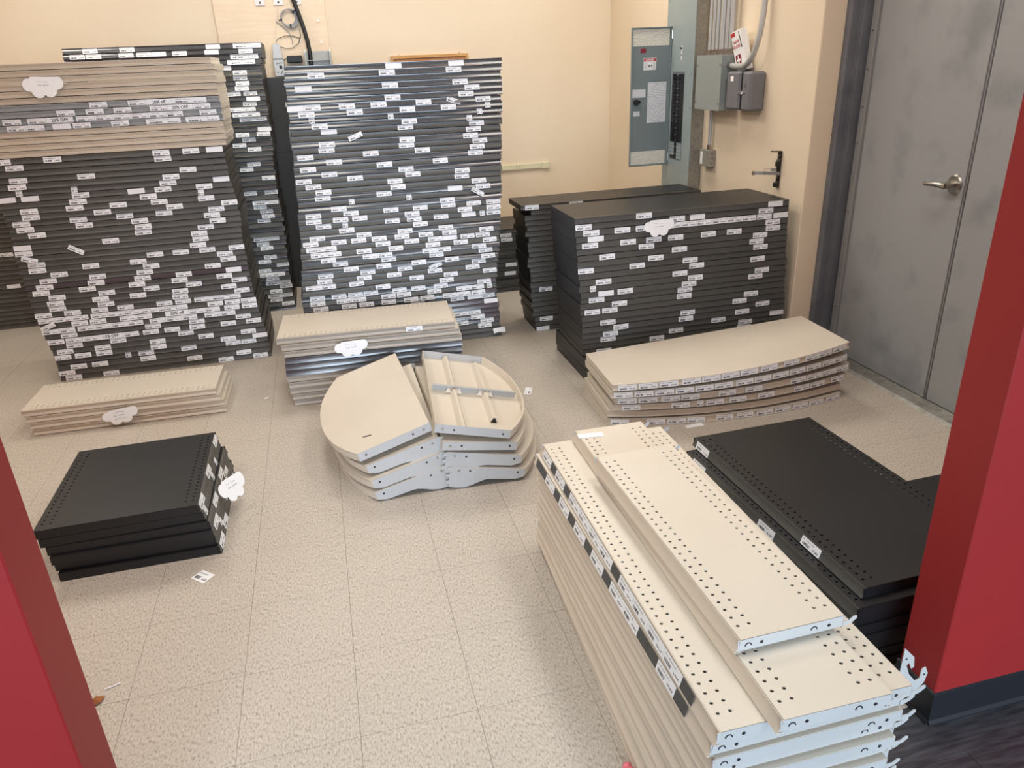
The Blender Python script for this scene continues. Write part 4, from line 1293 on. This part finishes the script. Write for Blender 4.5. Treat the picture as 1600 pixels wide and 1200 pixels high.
# ------------------------------------------------------------------ back wall
pb = thing('plywood_board', 'cream painted plywood board fixed to the back wall', 'board', (-0.20, 6.22, 0.3), None or (0, 0, 0))
ob('sheet', MB().box(-0.385, 0.385, 0, 0.0195, 0, 2.5).mesh('sheet', M['ply'], bevel=0.001), pb)
for (x, z) in ((0.325, 1.600), (0.330, 1.455)):
    s_ = ob('washer', MB().cyl((x, -0.003, z), (x, 0.0, z), 0.016, 16).mesh('washer', M['ply']), pb)
    ob('screw', MB().cyl((x, -0.005, z), (x, -0.003, z), 0.005, 8).mesh('screw', M['steel']), s_)
for (x, nm) in ((-0.262, 'leftmost of three at the top edge'), (-0.135, 'middle of three at the top edge'), (-0.008, 'beside the black hose')):
    t = thing('socket_plate', f'small white data socket plate, {nm}', 'socket', (x, 6.2195, 2.005), group='white data sockets on the plywood board')
    ob('plate', MB().box(-0.033, 0.033, -0.008, 0, 0, 0.11).mesh('plate', M['whitep'], bevel=0.002), t)
    ob('port', MB().box(-0.006, 0.006, -0.010, -0.008, 0.012, 0.026).mesh('port', M['greytag']), t)
cc = thing('cable_coil', 'coil of grey cable hanging on the plywood board', 'cable', (-0.082, 6.205, 1.845))
for k in range(4):
    ring = [((0.052 + 0.003 * k) * math.cos(a) + 0.004 * k, -0.004 * k + 0.003 * math.sin(3 * a + k), 0.078 + (0.052 + 0.0025 * k) * math.sin(a) - 0.002 * k) for a in [2 * math.pi * q / 30 for q in range(30)]]
    ob('loop', MB().tube(ring, 0.0042, 7, closed=True).mesh('loop', M['greycable'], True), cc)
for a in (0.7, 3.4, 4.9):
    ob('tie', MB().tube([(0.044 * math.cos(a), -0.012, 0.078 + 0.044 * math.sin(a)), (0.070 * math.cos(a), -0.014, 0.078 + 0.070 * math.sin(a))], 0.006, 6).mesh('tie', M['blackp']), cc)
hs_ = [(-0.075, 6.185, 2.25), (-0.045, 6.185, 2.10), (-0.022, 6.183, 2.01), (-0.002, 6.18, 1.93), (0.017, 6.178, 1.85), (0.031, 6.175, 1.77), (0.037, 6.172, 1.69), (0.036, 6.170, 1.60), (0.036, 6.170, 1.45)]
thing('black_hose', 'thick black cable sleeve running down the plywood board', 'cable', (0, 0, 0), (0, 0, 0), None, MB().tube(hs_, 0.0155, 12).mesh('black_hose', M['blackp'], True))
lo = [(-0.02 + 0.0, 6.212, 1.785), (-0.06, 6.21, 1.802), (-0.12, 6.208, 1.805), (-0.175, 6.208, 1.788), (-0.196, 6.208, 1.762), (-0.18, 6.208, 1.738), (-0.13, 6.208, 1.722), (-0.08, 6.208, 1.722), (-0.035, 6.209, 1.752), (-0.012, 6.211, 1.80), (-0.014, 6.212, 1.85)]
thing('black_wire_loop', 'loop of thin black wire below the cable coil', 'cable', (0, 0, 0), (0, 0, 0), None, MB().tube(lo, 0.0022, 6).mesh('black_wire_loop', M['blackp'], True))
thing('white_wire', 'thin white wire hanging from the middle socket plate', 'cable', (0, 0, 0), (0, 0, 0), None,
      MB().tube([(-0.140, 6.205, 2.01), (-0.158, 6.21, 1.93), (-0.172, 6.212, 1.90), (-0.185, 6.212, 1.82), (-0.196, 6.205, 1.755)], 0.0026, 6).mesh('white_wire', M['whitecable'], True))
thing('grey_wire', 'thin grey wire slanting down to the wire loop', 'cable', (0, 0, 0), (0, 0, 0), None,
      MB().tube([(-0.170, 6.213, 1.90), (-0.13, 6.212, 1.865), (-0.095, 6.211, 1.83), (-0.082, 6.21, 1.80), (-0.076, 6.21, 1.765), (-0.078, 6.21, 1.742)], 0.0024, 6).mesh('grey_wire', M['greycable'], True))
mo = thing('modem', 'upright silver modem beside the tall rear stack', 'modem', (-0.195, 6.15, 1.535))
ob('case', MB().prism([(-0.030, 0), (0.036, 0), (0.040, 0.09), (0.028, 0.215), (-0.022, 0.215), (-0.034, 0.1)], 'y', -0.05, 0.05).mesh('case', M['modem'], bevel=0.003), mo)
ob('band', MB().box(-0.034, 0.037, -0.0515, -0.049, 0.112, 0.120).mesh('band', M['dgrey']), mo)
ob('port', MB().box(0.004, 0.024, -0.0515, -0.049, 0.050, 0.072).mesh('port', M['blackp']), mo)
for (x, z) in ((-0.012, 0.026), (0.014, 0.020), (0.020, 0.030), (-0.01, 0.085), (0.006, 0.088), (0.022, 0.090)):
    ob('port', MB().box(x - 0.005, x + 0.005, -0.0515, -0.049, z - 0.004, z + 0.004).mesh('port', M['dgrey']), mo)
ad = thing('power_adapter', 'black power adapter plugged in beside the modem', 'adapter', (-0.072, 6.17, 1.622))
ob('case', MB().box(-0.058, 0.050, -0.03, 0.045, 0.0, 0.048).mesh('case', M['blackp'], bevel=0.005), ad)
ob('cord', MB().tube([(-0.056, 0, 0.03), (-0.075, 0, 0.026), (-0.085, 0, 0.012), (-0.085, 0.0, -0.05)], 0.003, 6).mesh('cord', M['blackp'], True), ad)
rk = thing('wall_rack', 'pale steel rack bracket on the plywood board', 'bracket', (0.09, 6.17, 1.60))
ob('plate', MB().box(-0.088, 0.090, 0.03, 0.034, 0.0, 0.095).mesh('plate', M['galv']), rk)
ob('shelf_edge', MB().box(-0.088, 0.090, -0.02, 0.03, 0.030, 0.034).mesh('shelf_edge', M['galv']), rk)
for x in (-0.090, 0.090):
    ob('ear', MB().box(x - 0.008, x + 0.008, -0.03, 0.048, -0.01, 0.085).mesh('ear', M['galv'], bevel=0.001), rk)
    ob('bolt', MB().cyl((x, -0.02, 0.085), (x, -0.02, 0.112), 0.004, 8).mesh('bolt', M['steel']), rk)
cb_ = thing('equipment_cabinet', 'narrow charcoal equipment cabinet between the two tall rear stacks', 'cabinet', (-0.17, 6.05, 0.0))
ob('body', MB().box(-0.165, 0.16, -0.10, 0.168, 0, 1.53).mesh('body', M['cab'], bevel=0.004), cb_)
ob('groove', MB().box(-0.1655, 0.1605, -0.1006, -0.09, 1.02, 1.026).mesh('groove', M['blackp']), cb_)
ob('window', MB().box(-0.02, 0.10, -0.1012, -0.099, 1.03, 1.17).mesh('window', M['panel2']), cb_)
so = ob('socket', MB().box(0.000, 0.060, -0.106, -0.099, 0.86, 0.97).mesh('socket', M['bluep'], bevel=0.002), cb_)
for z in (0.89, 0.935):
    ob('pin', MB().box(0.018, 0.042, -0.1068, -0.1055, z, z + 0.012).mesh('pin', M['blackp']), so)
ob('lettering', text_mesh('Bell', 0.042, M['whitep']), cb_, (0.015, -0.1005, 1.345), (math.pi / 2, 0, 0))

wf = thing('framed_board', 'brown board in a pale wooden frame on the back wall', 'board', (0.93, 6.24, 1.03))
ob('board', MB().box(-0.29, 0.29, -0.012, -0.004, 0, 0.6).mesh('board', M['cork']), wf)
for (a, b, c, d) in ((-0.30, 0.30, 0.59, 0.612), (-0.30, 0.30, -0.012, 0.01), (-0.30, -0.28, 0.01, 0.59), (0.28, 0.30, 0.01, 0.59)):
    ob('frame_rail', MB().box(a, b, -0.022, -0.0005, c, d).mesh('frame_rail', M['wood'], bevel=0.002), wf)
for x in (-0.235, 0.235):
    ob('screw', MB().cyl((x, -0.012, 0.610), (x, -0.012, 0.622), 0.004, 8).mesh('screw', M['steel']), wf)
rw = thing('raceway', 'ivory cable raceway with outlets along the back wall', 'raceway', (1.37, 6.24, 0.735))
ob('channel', MB().box(-0.5, 0.44, -0.022, -0.0005, 0.0, 0.044).mesh('channel', M['ivory'], bevel=0.003), rw)
ob('end_cap', MB().box(0.44, 0.505, -0.026, -0.0005, -0.004, 0.048).mesh('end_cap', M['ivory'], bevel=0.003), rw)
for x in (0.22, 0.245):
    for z in (0.016, 0.028):
        ob('outlet_slot', MB().box(x - 0.004, x + 0.004, -0.0228, -0.021, z - 0.003, z + 0.003).mesh('outlet_slot', M['dgrey']), rw)
